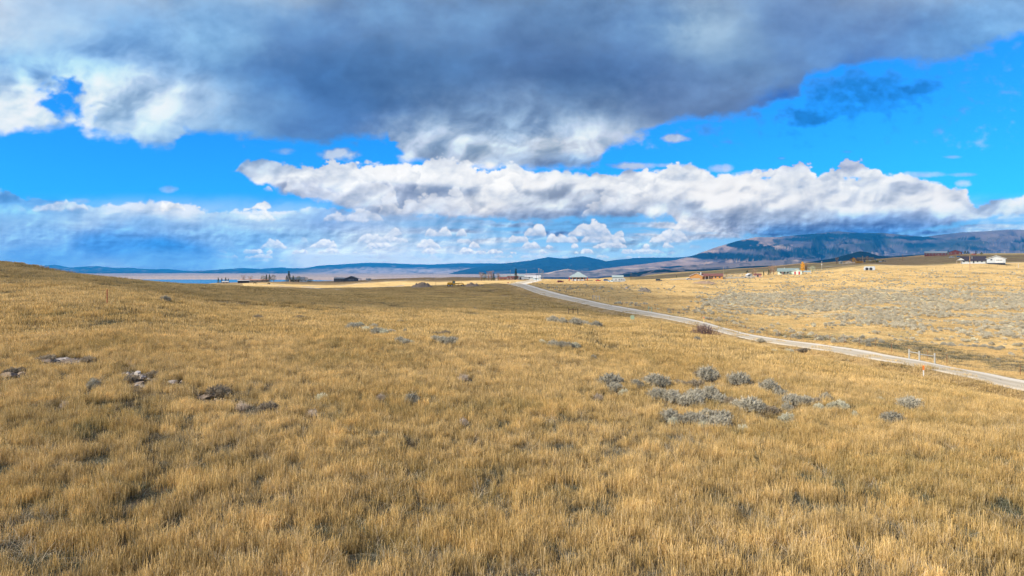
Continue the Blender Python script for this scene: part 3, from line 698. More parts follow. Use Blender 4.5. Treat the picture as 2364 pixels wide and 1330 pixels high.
def col_right(PX, T, X, Y, Z, rid):
    V = HY - Z / Y * F
    n = fbm(PX / 90, V / 22, 5, seed=51); n2 = fbm(PX / 24, V / 8, 5, seed=55); n3 = .6 * fbm(PX / 9, V / 4, 4, seed=58)
    px, v = PX + 22 * n + 9 * n2, V + 4 * n + 2.5 * n2
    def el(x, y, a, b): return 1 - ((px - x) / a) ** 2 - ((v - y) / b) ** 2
    C = mixc(bc(np.array([.085, .085, .105]), PX), np.array([.15, .125, .125]), sstep(-.2, .4, n2))
    C = mixc(C, FOR_SHADE * 1.1, sstep(.0, .3, n + .35 * n2) * .8)
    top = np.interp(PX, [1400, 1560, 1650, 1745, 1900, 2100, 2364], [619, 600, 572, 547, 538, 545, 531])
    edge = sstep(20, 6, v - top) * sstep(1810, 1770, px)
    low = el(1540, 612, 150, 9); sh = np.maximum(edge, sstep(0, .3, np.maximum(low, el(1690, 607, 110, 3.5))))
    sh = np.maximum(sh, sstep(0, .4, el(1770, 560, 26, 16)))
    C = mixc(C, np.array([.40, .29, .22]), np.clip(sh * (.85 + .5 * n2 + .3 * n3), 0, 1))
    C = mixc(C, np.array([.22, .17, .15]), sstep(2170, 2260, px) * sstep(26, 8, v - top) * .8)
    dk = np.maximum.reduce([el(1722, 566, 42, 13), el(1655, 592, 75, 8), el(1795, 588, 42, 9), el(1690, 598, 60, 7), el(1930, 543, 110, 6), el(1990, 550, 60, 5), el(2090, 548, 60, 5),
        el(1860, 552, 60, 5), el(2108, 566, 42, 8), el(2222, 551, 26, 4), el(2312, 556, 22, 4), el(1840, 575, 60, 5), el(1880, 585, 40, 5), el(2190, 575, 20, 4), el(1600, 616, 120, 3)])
    C = mixc(C, np.array([.008, .022, .030]), sstep(-.05, .25, dk))  # hand-placed dark patches: cloud shade painted into the mountain's colour, as forest
    rk = sstep(.30, .5, n2 * .5 + n3 * .5 + .35 * np.exp(-((V - 584) / 6) ** 2) * (PX > 1880) - .02)
    C = mixc(C, np.array([.58, .44, .36]), rk * .32 * (V > 560))
    return C
def col_dark(PX, T, X, Y, Z, rid):
    n = fbm(PX / 40, T * 5, 5, seed=71); n2 = fbm(PX / 12, T * 14, 4, seed=75)
    C = bc(FOR_SHADE * .75, PX)
    C = mixc(C, GRS * .8, sstep(.1, .3, n + .3 * n2 - .1 + .5 * np.exp(-(((PX - 1470) / 50) ** 2) - ((T - .35) / .2) ** 2)) * (PX < 1640) * .8)
    return C
def col_tan(PX, T, X, Y, Z, rid):
    n = fbm(PX / 20, T * 5, 5, seed=91)
    return mixc(bc(np.array([.42, .32, .24]), PX), FOR_SHADE, sstep(.1, .4, n - .05) * .55)
def col_foot(PX, T, X, Y, Z, rid):
    n = fbm(PX / 30, T * 4, 5, seed=93)
    return mixc(bc(np.array([.55, .42, .30]), PX), np.array([.10, .11, .09]), sstep(.0, .35, n) * .6)

ridge("mountain_range", 27000, 11000, "-500,610 -200,616 60,622 95,622 115,614 125,611 140,613 165,620 190,615.5 220,614 260,618 300,618 340,621.5 390,621 420,627 480,627.5 520,621.5 560,618.5 600,621 650,617 665,619 700,619.5 740,613 790,610 850,606.5 900,607.5 960,610.5 1000,610.5 1060,607.5 1100,608 1180,608 1260,612 1400,615 1500,618", -96, 3.0, nx=900, gully=1500, colfun=col_far)
ridge("mountain_range", 19000, 5200, "1050,627 1110,615 1180,606.5 1210,603 1235,599.5 1265,593.5 1300,597 1345,591.5 1380,598 1400,603 1440,598 1480,595 1560,594.5 1620,590 1700,596 1800,610", -96, 8.0, nx=500, gully=1100, colfun=lambda PX, T, X, Y, Z, r: col_far(PX + 400, T, X, Y, Z, r))
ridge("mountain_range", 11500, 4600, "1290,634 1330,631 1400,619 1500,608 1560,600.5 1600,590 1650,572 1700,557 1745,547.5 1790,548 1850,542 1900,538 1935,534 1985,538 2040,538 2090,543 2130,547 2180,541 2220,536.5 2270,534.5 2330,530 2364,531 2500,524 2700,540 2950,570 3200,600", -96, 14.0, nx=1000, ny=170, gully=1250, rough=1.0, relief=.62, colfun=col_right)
ridge("foothill", 7400, 1400, "1420,640 1500,628 1600,612 1680,611 1750,602 1800,601 1840,600 1900,606 1960,612 2100,600 2170,585 2200,582 2250,590 2330,594 2600,590", -90, 24.0, nx=420, ny=60, gully=300, colfun=col_tan)
ridge("foothill", 9500, 1200, "1080,640 1130,634 1200,632 1262,630 1300,622.5 1312,621 1330,625 1370,627 1420,620 1500,617 1600,622", -96, 27.0, nx=300, ny=40, gully=300, colfun=col_foot)
ridge("foothill", 5200, 1300, "1330,646 1390,641 1450,632 1500,624.5 1533,621 1600,622.5 1680,620 1720,615 1780,613 1830,612 1880,603 1925,596 1955,588 1985,580 2005,583 2030,591 2060,592 2100,589 2150,587 2200,588 2400,590", -80, 34.0, nx=420, ny=60, gully=260, rough=.5, colfun=col_dark)
# ------------------------------------------------------------------ grass
def grass_mat(name, base, mid, tip, var, transl=.25, pale=(.62, .50, .33)):
    m = bpy.data.materials.new(name); m.use_nodes = True
    n = m.node_tree.nodes; l = m.node_tree.links; n.clear()
    out = n.new('ShaderNodeOutputMaterial'); df = n.new('ShaderNodeBsdfDiffuse'); tr = n.new('ShaderNodeBsdfTranslucent'); ms = n.new('ShaderNodeMixShader'); ms.inputs[0].default_value = transl
    at_ = n.new('ShaderNodeAttribute'); at_.attribute_name = "hgt"
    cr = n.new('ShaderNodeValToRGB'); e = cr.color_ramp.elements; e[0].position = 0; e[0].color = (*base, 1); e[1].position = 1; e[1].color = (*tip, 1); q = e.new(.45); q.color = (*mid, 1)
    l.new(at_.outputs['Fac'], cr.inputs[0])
    rn = n.new('ShaderNodeAttribute'); rn.attribute_name = "rnd"
    ge = n.new('ShaderNodeNewGeometry')
    nz = n.new('ShaderNodeTexNoise'); nz.inputs['Scale'].default_value = .11; nz.inputs['Detail'].default_value = 5; nz.inputs['Roughness'].default_value = .6; l.new(ge.outputs['Position'], nz.inputs['Vector'])
    nz2 = n.new('ShaderNodeTexNoise'); nz2.inputs['Scale'].default_value = .9; nz2.inputs['Detail'].default_value = 3; l.new(ge.outputs['Position'], nz2.inputs['Vector'])
    def mr(v, a0, a1, lo, hi):
        q = n.new('ShaderNodeMapRange'); q.inputs[1].default_value = a0; q.inputs[2].default_value = a1; q.inputs[3].default_value = lo; q.inputs[4].default_value = hi; l.new(v, q.inputs[0]); return q.outputs[0]
    mx = n.new('ShaderNodeMixRGB'); l.new(mr(rn.outputs['Fac'], .72, 1.0, 0, .75), mx.inputs[0]); l.new(cr.outputs[0], mx.inputs[1]); mx.inputs[2].default_value = (*pale, 1)
    mo = n.new('ShaderNodeMixRGB'); mo.blend_type = 'MULTIPLY'; l.new(mr(nz.outputs[0], .42, .62, 0, 1), mo.inputs[0]); l.new(mx.outputs[0], mo.inputs[1]); mo.inputs[2].default_value = (*var, 1)
    k = n.new('ShaderNodeMath'); k.operation = 'MULTIPLY'; l.new(mr(nz2.outputs[0], .3, .7, .72, 1.22), k.inputs[0]); l.new(mr(rn.outputs['Fac'], 0, 1, .55, 1.3), k.inputs[1])
    vm = n.new('ShaderNodeVectorMath'); vm.operation = 'SCALE'; l.new(mo.outputs[0], vm.inputs[0]); l.new(k.outputs[0], vm.inputs['Scale'])
    l.new(vm.outputs[0], df.inputs[0]); l.new(vm.outputs[0], tr.inputs[0]); l.new(df.outputs[0], ms.inputs[1]); l.new(tr.outputs[0], ms.inputs[2]); l.new(ms.outputs[0], out.inputs[0])
    return m
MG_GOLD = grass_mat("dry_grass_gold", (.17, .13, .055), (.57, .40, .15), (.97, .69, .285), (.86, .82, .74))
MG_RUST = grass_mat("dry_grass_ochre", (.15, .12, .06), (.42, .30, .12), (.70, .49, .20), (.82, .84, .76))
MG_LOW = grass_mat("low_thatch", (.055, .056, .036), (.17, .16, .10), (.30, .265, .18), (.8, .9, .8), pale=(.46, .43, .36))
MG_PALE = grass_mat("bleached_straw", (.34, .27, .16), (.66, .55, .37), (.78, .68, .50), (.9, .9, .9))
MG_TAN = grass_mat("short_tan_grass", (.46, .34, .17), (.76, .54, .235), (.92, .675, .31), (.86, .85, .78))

def tuft(name, n, R, hmin, hmax, wid, lean, m, seed, curve=.25, head=0.0, segs=3, clump=0):
    rs = np.random.RandomState(seed)
    if clump:
        cc = rs.uniform(-R, R, (clump, 2)); ci = rs.randint(0, clump, n); P = cc[ci] + rs.normal(0, R * .16, (n, 2))
    else:
        a = rs.uniform(0, 2 * np.pi, n); rr = R * np.sqrt(rs.rand(n)); P = np.stack([rr * np.cos(a), rr * np.sin(a)], 1)
    H = rs.uniform(hmin, hmax, n) * (1 - .25 * np.clip(np.hypot(*P.T) / R, 0, 1) ** 2)
    la = rs.uniform(0, 2 * np.pi, n); lm = np.abs(rs.normal(0, lean, n)); fa = rs.uniform(0, np.pi, n)
    t = np.linspace(0, 1, segs + 1)
    dx = (lm * np.cos(la))[:, None] * (t + curve * 2.2 * t * t)[None] * H[:, None] + .06
    dy = (lm * np.sin(la))[:, None] * (t + curve * 2.2 * t * t)[None] * H[:, None]
    dz = H[:, None] * (t - curve * lm[:, None].clip(0, 1.2) * t * t * 1.1)[None] if False else H[:, None] * (t[None] - curve * np.clip(lm, 0, 1.2)[:, None] * t[None] ** 2)
    w = wid * rs.uniform(.6, 1.3, n)[:, None] * (1 - .75 * t[None] ** 1.5)
    if head: w = w + head * np.exp(-((t[None] - .85) / .14) ** 2) * (rs.rand(n) > .3)[:, None]
    wx = np.cos(fa)[:, None] * w; wy = np.sin(fa)[:, None] * w
    cx = P[:, :1] + dx - .06; cy = P[:, 1:] + dy
    V = np.empty((n, segs + 1, 2, 3)); V[:, :, 0] = np.stack([cx - wx, cy - wy, dz], -1); V[:, :, 1] = np.stack([cx + wx, cy + wy, dz], -1)
    V[:, 0, :, 2] -= .06
    b = (np.arange(n) * (segs + 1) * 2)[:, None]; k = (np.arange(segs) * 2)[None]
    i0 = (b + k).ravel(); Fc = np.stack([i0, i0 + 1, i0 + 3, i0 + 2], 1)
    o = mesh_obj(name, V.reshape(-1, 3), Fc, m, link=False)
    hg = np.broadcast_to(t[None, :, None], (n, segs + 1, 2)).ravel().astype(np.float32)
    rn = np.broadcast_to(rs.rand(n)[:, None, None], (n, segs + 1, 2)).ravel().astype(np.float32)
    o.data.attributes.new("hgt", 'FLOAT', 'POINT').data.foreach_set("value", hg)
    o.data.attributes.new("rnd", 'FLOAT', 'POINT').data.foreach_set("value", rn)
    return o

def source(name, objs):
    c = bpy.data.collections.new(name)
    for i, o in enumerate(objs):
        o.name = "%s_%02d" % (name, i); c.objects.link(o)
    return c

def scatter(name, P, rot, sc, pk, coll, label=None, tiltx=None, tilty=None):
    n = len(P)
    o = mesh_obj(name, P, [], None); me = o.data
    R = np.zeros((n, 3), np.float32); R[:, 2] = rot
    if tiltx is not None: R[:, 0] = tiltx; R[:, 1] = tilty
    me.attributes.new("rot", 'FLOAT_VECTOR', 'POINT').data.foreach_set("vector", R.ravel())
    S = np.ascontiguousarray(sc, np.float32)
    me.attributes.new("scl", 'FLOAT_VECTOR', 'POINT').data.foreach_set("vector", S.ravel())
    me.attributes.new("pick", 'INT', 'POINT').data.foreach_set("value", pk.astype(np.int32))
    ng = bpy.data.node_groups.new(name + "_scatter", 'GeometryNodeTree')
    ng.interface.new_socket("Geometry", in_out='INPUT', socket_type='NodeSocketGeometry'); ng.interface.new_socket("Geometry", in_out='OUTPUT', socket_type='NodeSocketGeometry')
    N = ng.nodes; L = ng.links
    gi = N.new('NodeGroupInput'); go = N.new('NodeGroupOutput'); ip = N.new('GeometryNodeInstanceOnPoints'); ci = N.new('GeometryNodeCollectionInfo')
    ci.inputs['Collection'].default_value = coll; ci.inputs['Separate Children'].default_value = True; ci.inputs['Reset Children'].default_value = True
    def na(nm, ty):
        q = N.new('GeometryNodeInputNamedAttribute'); q.data_type = ty; q.inputs['Name'].default_value = nm; return q.outputs['Attribute']
    L.new(gi.outputs[0], ip.inputs['Points']); L.new(ci.outputs[0], ip.inputs['Instance']); ip.inputs['Pick Instance'].default_value = True
    L.new(na("pick", 'INT'), ip.inputs['Instance Index']); L.new(na("scl", 'FLOAT_VECTOR'), ip.inputs['Scale'])
    e2r = N.new('FunctionNodeEulerToRotation'); L.new(na("rot", 'FLOAT_VECTOR'), e2r.inputs[0]); L.new(e2r.outputs[0], ip.inputs['Rotation'])
    L.new(ip.outputs[0], go.inputs[0])
    md = o.modifiers.new("scatter", 'NODES'); md.node_group = ng
    tag(o, label, None, None, "stuff")
    return o

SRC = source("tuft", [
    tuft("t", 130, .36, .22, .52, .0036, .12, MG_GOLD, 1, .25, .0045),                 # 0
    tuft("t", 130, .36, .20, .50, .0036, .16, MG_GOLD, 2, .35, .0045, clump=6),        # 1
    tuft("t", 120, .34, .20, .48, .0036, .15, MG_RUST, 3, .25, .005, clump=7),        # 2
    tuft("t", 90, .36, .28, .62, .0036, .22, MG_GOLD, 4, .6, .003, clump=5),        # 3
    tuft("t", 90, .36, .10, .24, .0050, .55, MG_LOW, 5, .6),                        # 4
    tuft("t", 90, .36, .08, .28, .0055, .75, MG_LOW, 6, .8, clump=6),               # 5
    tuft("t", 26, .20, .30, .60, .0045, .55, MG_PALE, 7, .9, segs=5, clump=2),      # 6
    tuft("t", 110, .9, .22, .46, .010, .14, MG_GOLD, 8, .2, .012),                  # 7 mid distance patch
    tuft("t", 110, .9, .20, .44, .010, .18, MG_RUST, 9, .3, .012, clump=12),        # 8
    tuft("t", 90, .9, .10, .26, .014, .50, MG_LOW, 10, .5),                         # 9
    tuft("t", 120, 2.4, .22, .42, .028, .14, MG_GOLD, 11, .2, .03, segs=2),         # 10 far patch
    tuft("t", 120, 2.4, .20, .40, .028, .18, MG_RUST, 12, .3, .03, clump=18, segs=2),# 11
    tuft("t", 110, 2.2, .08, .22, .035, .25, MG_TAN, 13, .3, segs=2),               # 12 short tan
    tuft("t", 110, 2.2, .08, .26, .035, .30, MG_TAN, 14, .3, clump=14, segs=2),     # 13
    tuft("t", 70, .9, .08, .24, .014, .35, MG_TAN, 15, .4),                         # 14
])

def cells(r0, r1, dens, half=40.0, rs=None):
    """random spots in the fan of ground in front of the camera; dens(r) per square metre"""
    out = []; edges = np.exp(np.linspace(math.log(r0), math.log(r1), 14))
    for a, b in zip(edges[:-1], edges[1:]):
        area = math.radians(2 * half) * (b * b - a * a) / 2; n = int(area * dens((a + b) / 2))
        r = np.sqrt(rs.uniform(a * a, b * b, n)); t = np.radians(rs.uniform(-half, half, n))
        out.append(np.stack([r * np.sin(t), r * np.cos(t)], 1))
    return np.concatenate(out)

BARE = []   # (x, y, radius) spots kept free of tall grass
def roadside(X, Y):
    d, sg = dist_line(ROADL, X, Y); rx = np.interp(Y, ROADL[:, 1], ROADL[:, 0])
    return d, X > rx
def keep(P, rs):
    X, Y = P[:, 0], P[:, 1]
    d, right = roadside(X, Y)
    ok = ((d > 7.4) | ~right) & (right | (d > 15 + 5 * rs.rand(len(P))) | (rs.rand(len(P)) < .05))
    ok &= rs.rand(len(P)) > trail_mask(X, Y)
    for x, y, r in BARE: ok &= np.hypot(X - x, Y - y) > r * (.8 + .4 * rs.rand(len(P)))
    return ok, right, d

def make_grass():
    rs = np.random.RandomState(21)
    def finish(P, name, pk, s, hz):
        X, Y = P[:, 0], P[:, 1]; Z = h(X, Y)
        S = np.stack([s, s, s * hz], 1)
        scatter(name, np.stack([X, Y, Z], 1), rs.uniform(0, 6.28, len(P)), S, pk, SRC, None)
    # near field
    P = cells(9, 62, lambda r: 16.0 if r < 34 else 11.0, 40, rs); ok, right, d = keep(P, rs); P = P[ok & ~right[:]]
    X, Y = P[:, 0], P[:, 1]; n = fbm(X / 1.1, Y / 1.7, 5, .62, seed=31); n2 = fbm(X / 9, Y / 9, 3, seed=33); rsel = rs.rand(len(P))
    nearw = sstep(48, 20, Y)                                      # the near ground is thinner, with dark thatch showing
    thin = sstep(.02, .30, n + .32 * n2 + .16 * nearw - .01 + .14 * np.exp(-(((X + 9) / 7) ** 2) - ((Y - 27) / 9) ** 2)) * (.22 + .62 * nearw)
    low = rsel < (.17 + .7 * thin)
    pk = np.where(low, np.where(rs.rand(len(P)) < .5, 4, 5), rs.choice([0, 0, 1, 1, 2, 2, 3], len(P)))
    pk = np.where(~low & (rs.rand(len(P)) < sstep(-.2, .4, fbm(X / 5, Y / 5, 3, seed=44)) * .6), 2, pk)
    pk = np.where(rs.rand(len(P)) < .04 + .12 * sstep(.2, .5, fbm(X / 6, Y / 6, 3, seed=47)), 6, pk)
    hz = np.where(low, 1.0, 1.0 - .15 * sstep(-.1, .5, n)) * rs.uniform(.72, 1.22, len(P))
    finish(P, "grass", pk, rs.uniform(.8, 1.25, len(P)), hz)
    # middle field
    P = cells(58, 150, lambda r: 2.6 if r < 95 else 1.5, 40, rs); ok, right, d = keep(P, rs); P = P[ok & ~right]
    X, Y = P[:, 0], P[:, 1]; n = fbm(X / 6, Y / 6, 4, seed=31); r_ = rs.rand(len(P))
    low = r_ < .12 + .45 * sstep(.1, .5, n)
    pk = np.where(low, 9, rs.choice([7, 7, 8], len(P)))
    finish(P, "grass", pk, rs.uniform(.8, 1.3, len(P)), rs.uniform(.8, 1.15, len(P)))
    # low verge between the field and the road
    P = cells(55, 420, lambda r: 3.0 if r < 130 else .8, 40, rs); d, right = roadside(P[:, 0], P[:, 1]); P = P[(d > 6.0 + 2.2 * rs.rand(len(P)) ** .6) & (d < 19) & ~right]
    finish(P, "verge_grass", np.full(len(P), 14), rs.uniform(.8, 1.2, len(P)), rs.uniform(.5, 1.2, len(P)))
    # far field left of the road
    P = cells(140, 430, lambda r: .42 if r < 240 else .2, 40, rs); ok, right, d = keep(P, rs); u = CX + F * P[:, 0] / P[:, 1]
    P = P[ok & ~right & ((P[:, 1] < 400) | (u < 520))]
    X, Y = P[:, 0], P[:, 1]; n = fbm(X / 25, Y / 25, 4, seed=31)
    pk = np.where(rs.rand(len(P)) < .25 + .4 * sstep(0, .4, n), 11, 10)
    finish(P, "grass", pk, rs.uniform(.8, 1.2, len(P)), rs.uniform(.6, 1.0, len(P)))
    # right of the road: short tan range
    P = cells(60, 170, lambda r: 1.4, 40, rs); ok, right, d = keep(P, rs); P = P[ok & right]
    gm = gully_mask(P[:, 0], P[:, 1]); finish(P, "short_grass", np.where(rs.rand(len(P)) < gm * .95, 9, 14), rs.uniform(.8, 1.3, len(P)), rs.uniform(.7, 1.4, len(P)))
    P = cells(160, 560, lambda r: .16 if r < 300 else .08, 40, rs); ok, right, d = keep(P, rs); P = P[ok & right]
    finish(P, "short_grass", rs.choice([12, 13], len(P)), rs.uniform(.8, 1.3, len(P)), rs.uniform(.5, 1.1, len(P)))
# ------------------------------------------------------------------ shrubs
def leaf_mat(name, c1, c2, tr=.12, rough=.9):
    m = bpy.data.materials.new(name); m.use_nodes = True
    n = m.node_tree.nodes; l = m.node_tree.links; n.clear()
    out = n.new('ShaderNodeOutputMaterial'); df = n.new('ShaderNodeBsdfDiffuse'); t = n.new('ShaderNodeBsdfTranslucent'); ms = n.new('ShaderNodeMixShader'); ms.inputs[0].default_value = tr
    rn = n.new('ShaderNodeAttribute'); rn.attribute_name = "rnd"
    oi = n.new('ShaderNodeObjectInfo')
    mx = n.new('ShaderNodeMixRGB'); mx.inputs[1].default_value = (*c1, 1); mx.inputs[2].default_value = (*c2, 1); l.new(rn.outputs['Fac'], mx.inputs[0])
    q = n.new('ShaderNodeMapRange'); q.inputs[3].default_value = .78; q.inputs[4].default_value = 1.22; l.new(oi.outputs['Random'], q.inputs[0])
    vm = n.new('ShaderNodeVectorMath'); vm.operation = 'SCALE'; l.new(mx.outputs[0], vm.inputs[0]); l.new(q.outputs[0], vm.inputs['Scale'])
    for s in (df, t): l.new(vm.outputs[0], s.inputs[0])
    l.new(df.outputs[0], ms.inputs[1]); l.new(t.outputs[0], ms.inputs[2]); l.new(ms.outputs[0], out.inputs[0])
    return m
ML_SAGE = leaf_mat("sage_leaves", (.30, .28, .215), (.58, .54, .425))
ML_SAGEF = leaf_mat("far_sage_leaves", (.40, .37, .28), (.70, .64, .49))
ML_PALE = leaf_mat("pale_sage_leaves", (.50, .49, .36), (.76, .73, .56))
ML_BROWN = leaf_mat("brown_sage_leaves", (.27, .23, .165), (.46, .38, .27))
ML_LAV = leaf_mat("seedy_rabbitbrush", (.44, .36, .28), (.70, .60, .47))
ML_DARK = leaf_mat("purple_twigs", (.085, .055, .06), (.20, .13, .13), 0)
M_TWIG = mat("grey_twig", (.20, .155, .12), .9, .2, 8)

def strips(P0, P1, w, rs, bend=.0, nseg=1):
    """thin two-sided leaf or twig strips from P0 to P1"""
    n = len(P0); d = P1 - P0; s = np.cross(d, rs.normal(size=(n, 3))); s /= np.linalg.norm(s, axis=1)[:, None] + 1e-9
    w = np.broadcast_to(w, (n,))[:, None]
    V = np.stack([P0 - s * w, P0 + s * w, P1 + s * w * .55, P1 - s * w * .55], 1).reshape(-1, 3)
    Fc = np.arange(n * 4).reshape(n, 4)
    return V, Fc

def bush_mesh(name, seed, nst, nleaf, R=.7, Hh=.8, lw=.012, ll=.09, m=None, flat=.55, up=.75, lobes=4, twigs=True):
    rs = np.random.RandomState(seed)
    lc = rs.normal(0, R * .33, (lobes, 2)); lr = rs.uniform(.5, .8, lobes) * R; lh = rs.uniform(.65, 1.0, lobes) * Hh
    lc[0] = 0; lr[0] = .8 * R; lc[1:] *= .7
    k = rs.randint(0, lobes, nst)
    th = rs.uniform(0, 2 * np.pi, nst); ph = np.arccos(rs.uniform(.12, 1, nst)); rad = rs.uniform(.66, 1.12, nst)
    E = np.stack([lc[k, 0] + lr[k] * np.sin(ph) * np.cos(th) * rad, lc[k, 1] + lr[k] * np.sin(ph) * np.sin(th) * rad, lh[k] * (flat * 0 + .18 + .82 * np.cos(ph)) * rad], 1)
    B = np.stack([lc[k, 0] * .35, lc[k, 1] * .35, np.full(nst, -.05)], 1) + rs.normal(0, .04, (nst, 3)) * [1, 1, 0]
    M_ = B + (E - B) * .55 + np.array([0, 0, 1]) * 0
    dirs = (E - M_); dirs /= np.linalg.norm(dirs, axis=1)[:, None]; dirs = dirs * (1 - up) + np.array([0, 0, up]); dirs /= np.linalg.norm(dirs, axis=1)[:, None]
    # leafy spikes at the ends
    q = rs.uniform(-.28, .12, (nst, nleaf)); base = E[:, None, :] + dirs[:, None, :] * q[..., None] * Hh * .7
    ld = dirs[:, None, :] * .8 + rs.normal(0, .42, (nst, nleaf, 3)); ld /= np.linalg.norm(ld, axis=2)[..., None]
    P0 = (base + rs.normal(0, .012, base.shape)).reshape(-1, 3); P1 = P0 + (ld * ll * rs.uniform(.6, 1.3, (nst, nleaf, 1))).reshape(-1, 3)
    V, Fc = strips(P0, P1, lw * rs.uniform(.7, 1.3, len(P0)), rs)
    fo = mesh_obj(name + "_foliage", V, Fc, m, link=False)
    r = np.repeat(np.clip(rs.rand(nst)[:, None] * .6 + rs.rand(nst, nleaf) * .4, 0, 1).ravel(), 4).astype(np.float32)
    fo.data.attributes.new("rnd", 'FLOAT', 'POINT').data.foreach_set("value", r)
    tw = None
    if twigs:
        s = slice(0, max(12, nst // 3))
        V1, F1 = strips(B[s], M_[s], .012, rs); V2, F2 = strips(M_[s], E[s], .008, rs)
        tw = mesh_obj(name + "_stems", np.concatenate([V1, V2]), np.concatenate([F1, F2 + len(V1)]), M_TWIG, link=False)
    return fo.data, (tw.data if tw else None)

NEAR = [bush_mesh("sage", 100 + i, 330, 13, R=.62, Hh=.78, lw=.009, ll=.11, m=ML_SAGE, lobes=l) for i, l in enumerate((3, 5, 4, 6))]
NEARP = [bush_mesh("palesage", 120 + i, 260, 13, R=.5, Hh=.5, lw=.009, ll=.08, m=ML_PALE, lobes=4) for i in range(2)]
NEARB = [bush_mesh("brownsage", 130 + i, 300, 12, R=.62, Hh=.6, lw=.011, ll=.09, m=ML_BROWN, lobes=4, up=.6) for i in range(2)]
NEARL = [bush_mesh("rabbitbrush", 140 + i, 150, 9, R=.6, Hh=.62, lw=.006, ll=.13, m=ML_LAV, lobes=4, up=.5) for i in range(2)]
FARB = [bush_mesh("farsage", 150 + i, 90, 7, R=.65, Hh=.70, lw=.028, ll=.16, m=ML_SAGEF, lobes=3 + i % 3, twigs=False) for i in range(5)]
FARB += [bush_mesh("farpale", 160, 80, 7, R=.65, Hh=.6, lw=.028, ll=.15, m=ML_PALE, lobes=4, twigs=False)]

def shrub(px, y, wpx, kind="s", label=None, group=None, name="sagebrush"):
    x, D, z = at(px, y)
    w = wpx / F * D; s = w / 1.45 * (1.36 if kind != 'l' else .8)
    k = (len(SHR) * 7 + int(px)) ; lib = {"s": NEAR, "p": NEARP, "b": NEARB, "l": NEARL}[kind]
    fo, tw = lib[k % len(lib)]
    hz = max(s * random.uniform(.66, .92) * (1.0 if kind != 'p' else 1.2), .72 if kind != 'l' else .6) if D < 120 else s
    e = empty(name, (x, D, z), random.uniform(0, 6.28)); e.scale = (s, s, hz)
    a = bpy.data.objects.new("foliage", fo); COL.objects.link(a); a.parent = e
    b = bpy.data.objects.new("stems", tw); COL.objects.link(b); b.parent = e
    tag(e, label, "sagebrush" if name == "sagebrush" else "shrub", group)
    BARE.append((x, D, w * .5)); SHR.append(e)
    if D < 90:      # the grass in front of a bush is kept short enough to see it
        BARE.append((x * (1 - .6 * w / D), D - w * .6, w * .45)); BARE.append((x * (1 - 1.3 * w / D), D - w * 1.3, w * .4))
    return e
SHR = []
G_BIG = "grey sagebrush in the big patch before the road"
big = """1408,892,60,s;1417,904,40,s;1440,915,32,p;1471,895,36,s;1520,892,66,s;1566,890,32,b;1516,921,48,s;1552,928,54,s;1588,937,62,s;1615,926,50,s;1606,896,40,b;1642,918,42,s;1660,929,38,s;1687,935,34,b;1727,949,62,s;1703,946,34,s;1750,953,42,s;1777,958,54,b;1817,953,28,s;1813,976,46,p;1635,878,56,s;1613,873,34,b;1703,889,54,s;1726,892,30,b;1777,906,48,s;1768,898,34,b;1804,919,34,s;1835,934,54,s;1862,935,38,s;1884,933,28,b;1907,928,28,s;1890,947,32,p;1920,944,30,p;1945,946,38,p;1543,973,48,s;1554,982,32,p;1588,978,50,s;1615,982,44,s;1633,972,46,s;1660,988,52,s;1673,976,36,s;1655,968,40,b;1624,991,26,p;1716,1000,30,p;1381,925,46,l;1975,967,20,p"""
BL = ["rounded grey sagebrush at the left end of the big patch, topmost", "grey sagebrush just below the rounded one at the patch's left end", "small pale sagebrush lowest in the left-end clump of the patch",
 "low grey sagebrush between the left-end clump and the wide bush beside it", "wide grey sagebrush in the back row of the big patch", "small brown-tinged shrub right of the wide back-row sagebrush",
 "grey sagebrush at the left of the dense middle row", "second sagebrush from the left in the dense middle row", "largest grey-green sagebrush in the middle of the dense row", "sagebrush at the right end of the dense middle row",
 "brown-tinged shrub behind the dense middle row", "grey sagebrush right behind the dense middle row's end", "sagebrush leaning onto the dense middle row from the right", "small brownish shrub in the gap between middle and right rows",
 "broad grey sagebrush left of the right-hand row", "smaller sagebrush tucked beside the broad right-row one", "grey sagebrush in the centre of the right-hand row", "brownish sagebrush near the end of the right-hand row",
 "small sagebrush closing the right-hand row", "low pale green sagebrush below the right-hand row", "dark grey sagebrush standing apart behind the patch, leftmost of two", "small brown shrub against the leftmost dark rear sagebrush",
 "dark grey sagebrush standing apart behind the patch, rightmost of two", "small brown shrub trailing right of the rear dark sagebrush", "greenish sagebrush at the top of the line running down rightwards", "small brown shrub behind the greenish sagebrush at the line's top",
 "second sagebrush down the line running rightwards", "plump grey sagebrush in the middle of the rightward line", "sagebrush with a dark side right of the plump one", "brown shrub ending the rightward line",
 "lone upright grey sagebrush past the end of the rightward line", "pale low sagebrush below the rightward line, left of three", "pale low sagebrush below the rightward line, middle of three", "pale low sagebrush below the rightward line, right of three",
 "round sagebrush at the left of the front clump", "small pale green sagebrush in front of the round front-clump one", "wide pale-topped sagebrush in the middle of the front clump", "sagebrush low in the centre of the front clump",
 "sagebrush at the back of the front clump", "silvery sagebrush at the right of the front clump, lowest", "silvery sagebrush at the right of the front clump, higher", "brown twiggy shrub inside the front clump", "tiny pale sagebrush below the front clump",
 "tiny pale sagebrush right of and below the front clump", "lavender-grey dried shrub left of the big patch", "tiny pale shrub in open grass right of the patch"]
SHRUBS_TODO = []
for i, t in enumerate(big.split(';')):
    a, b, c, k = t.split(','); SHRUBS_TODO.append((float(a), float(b), float(c), k, BL[i], G_BIG))
G2 = "scattered sagebrush in the golden field"
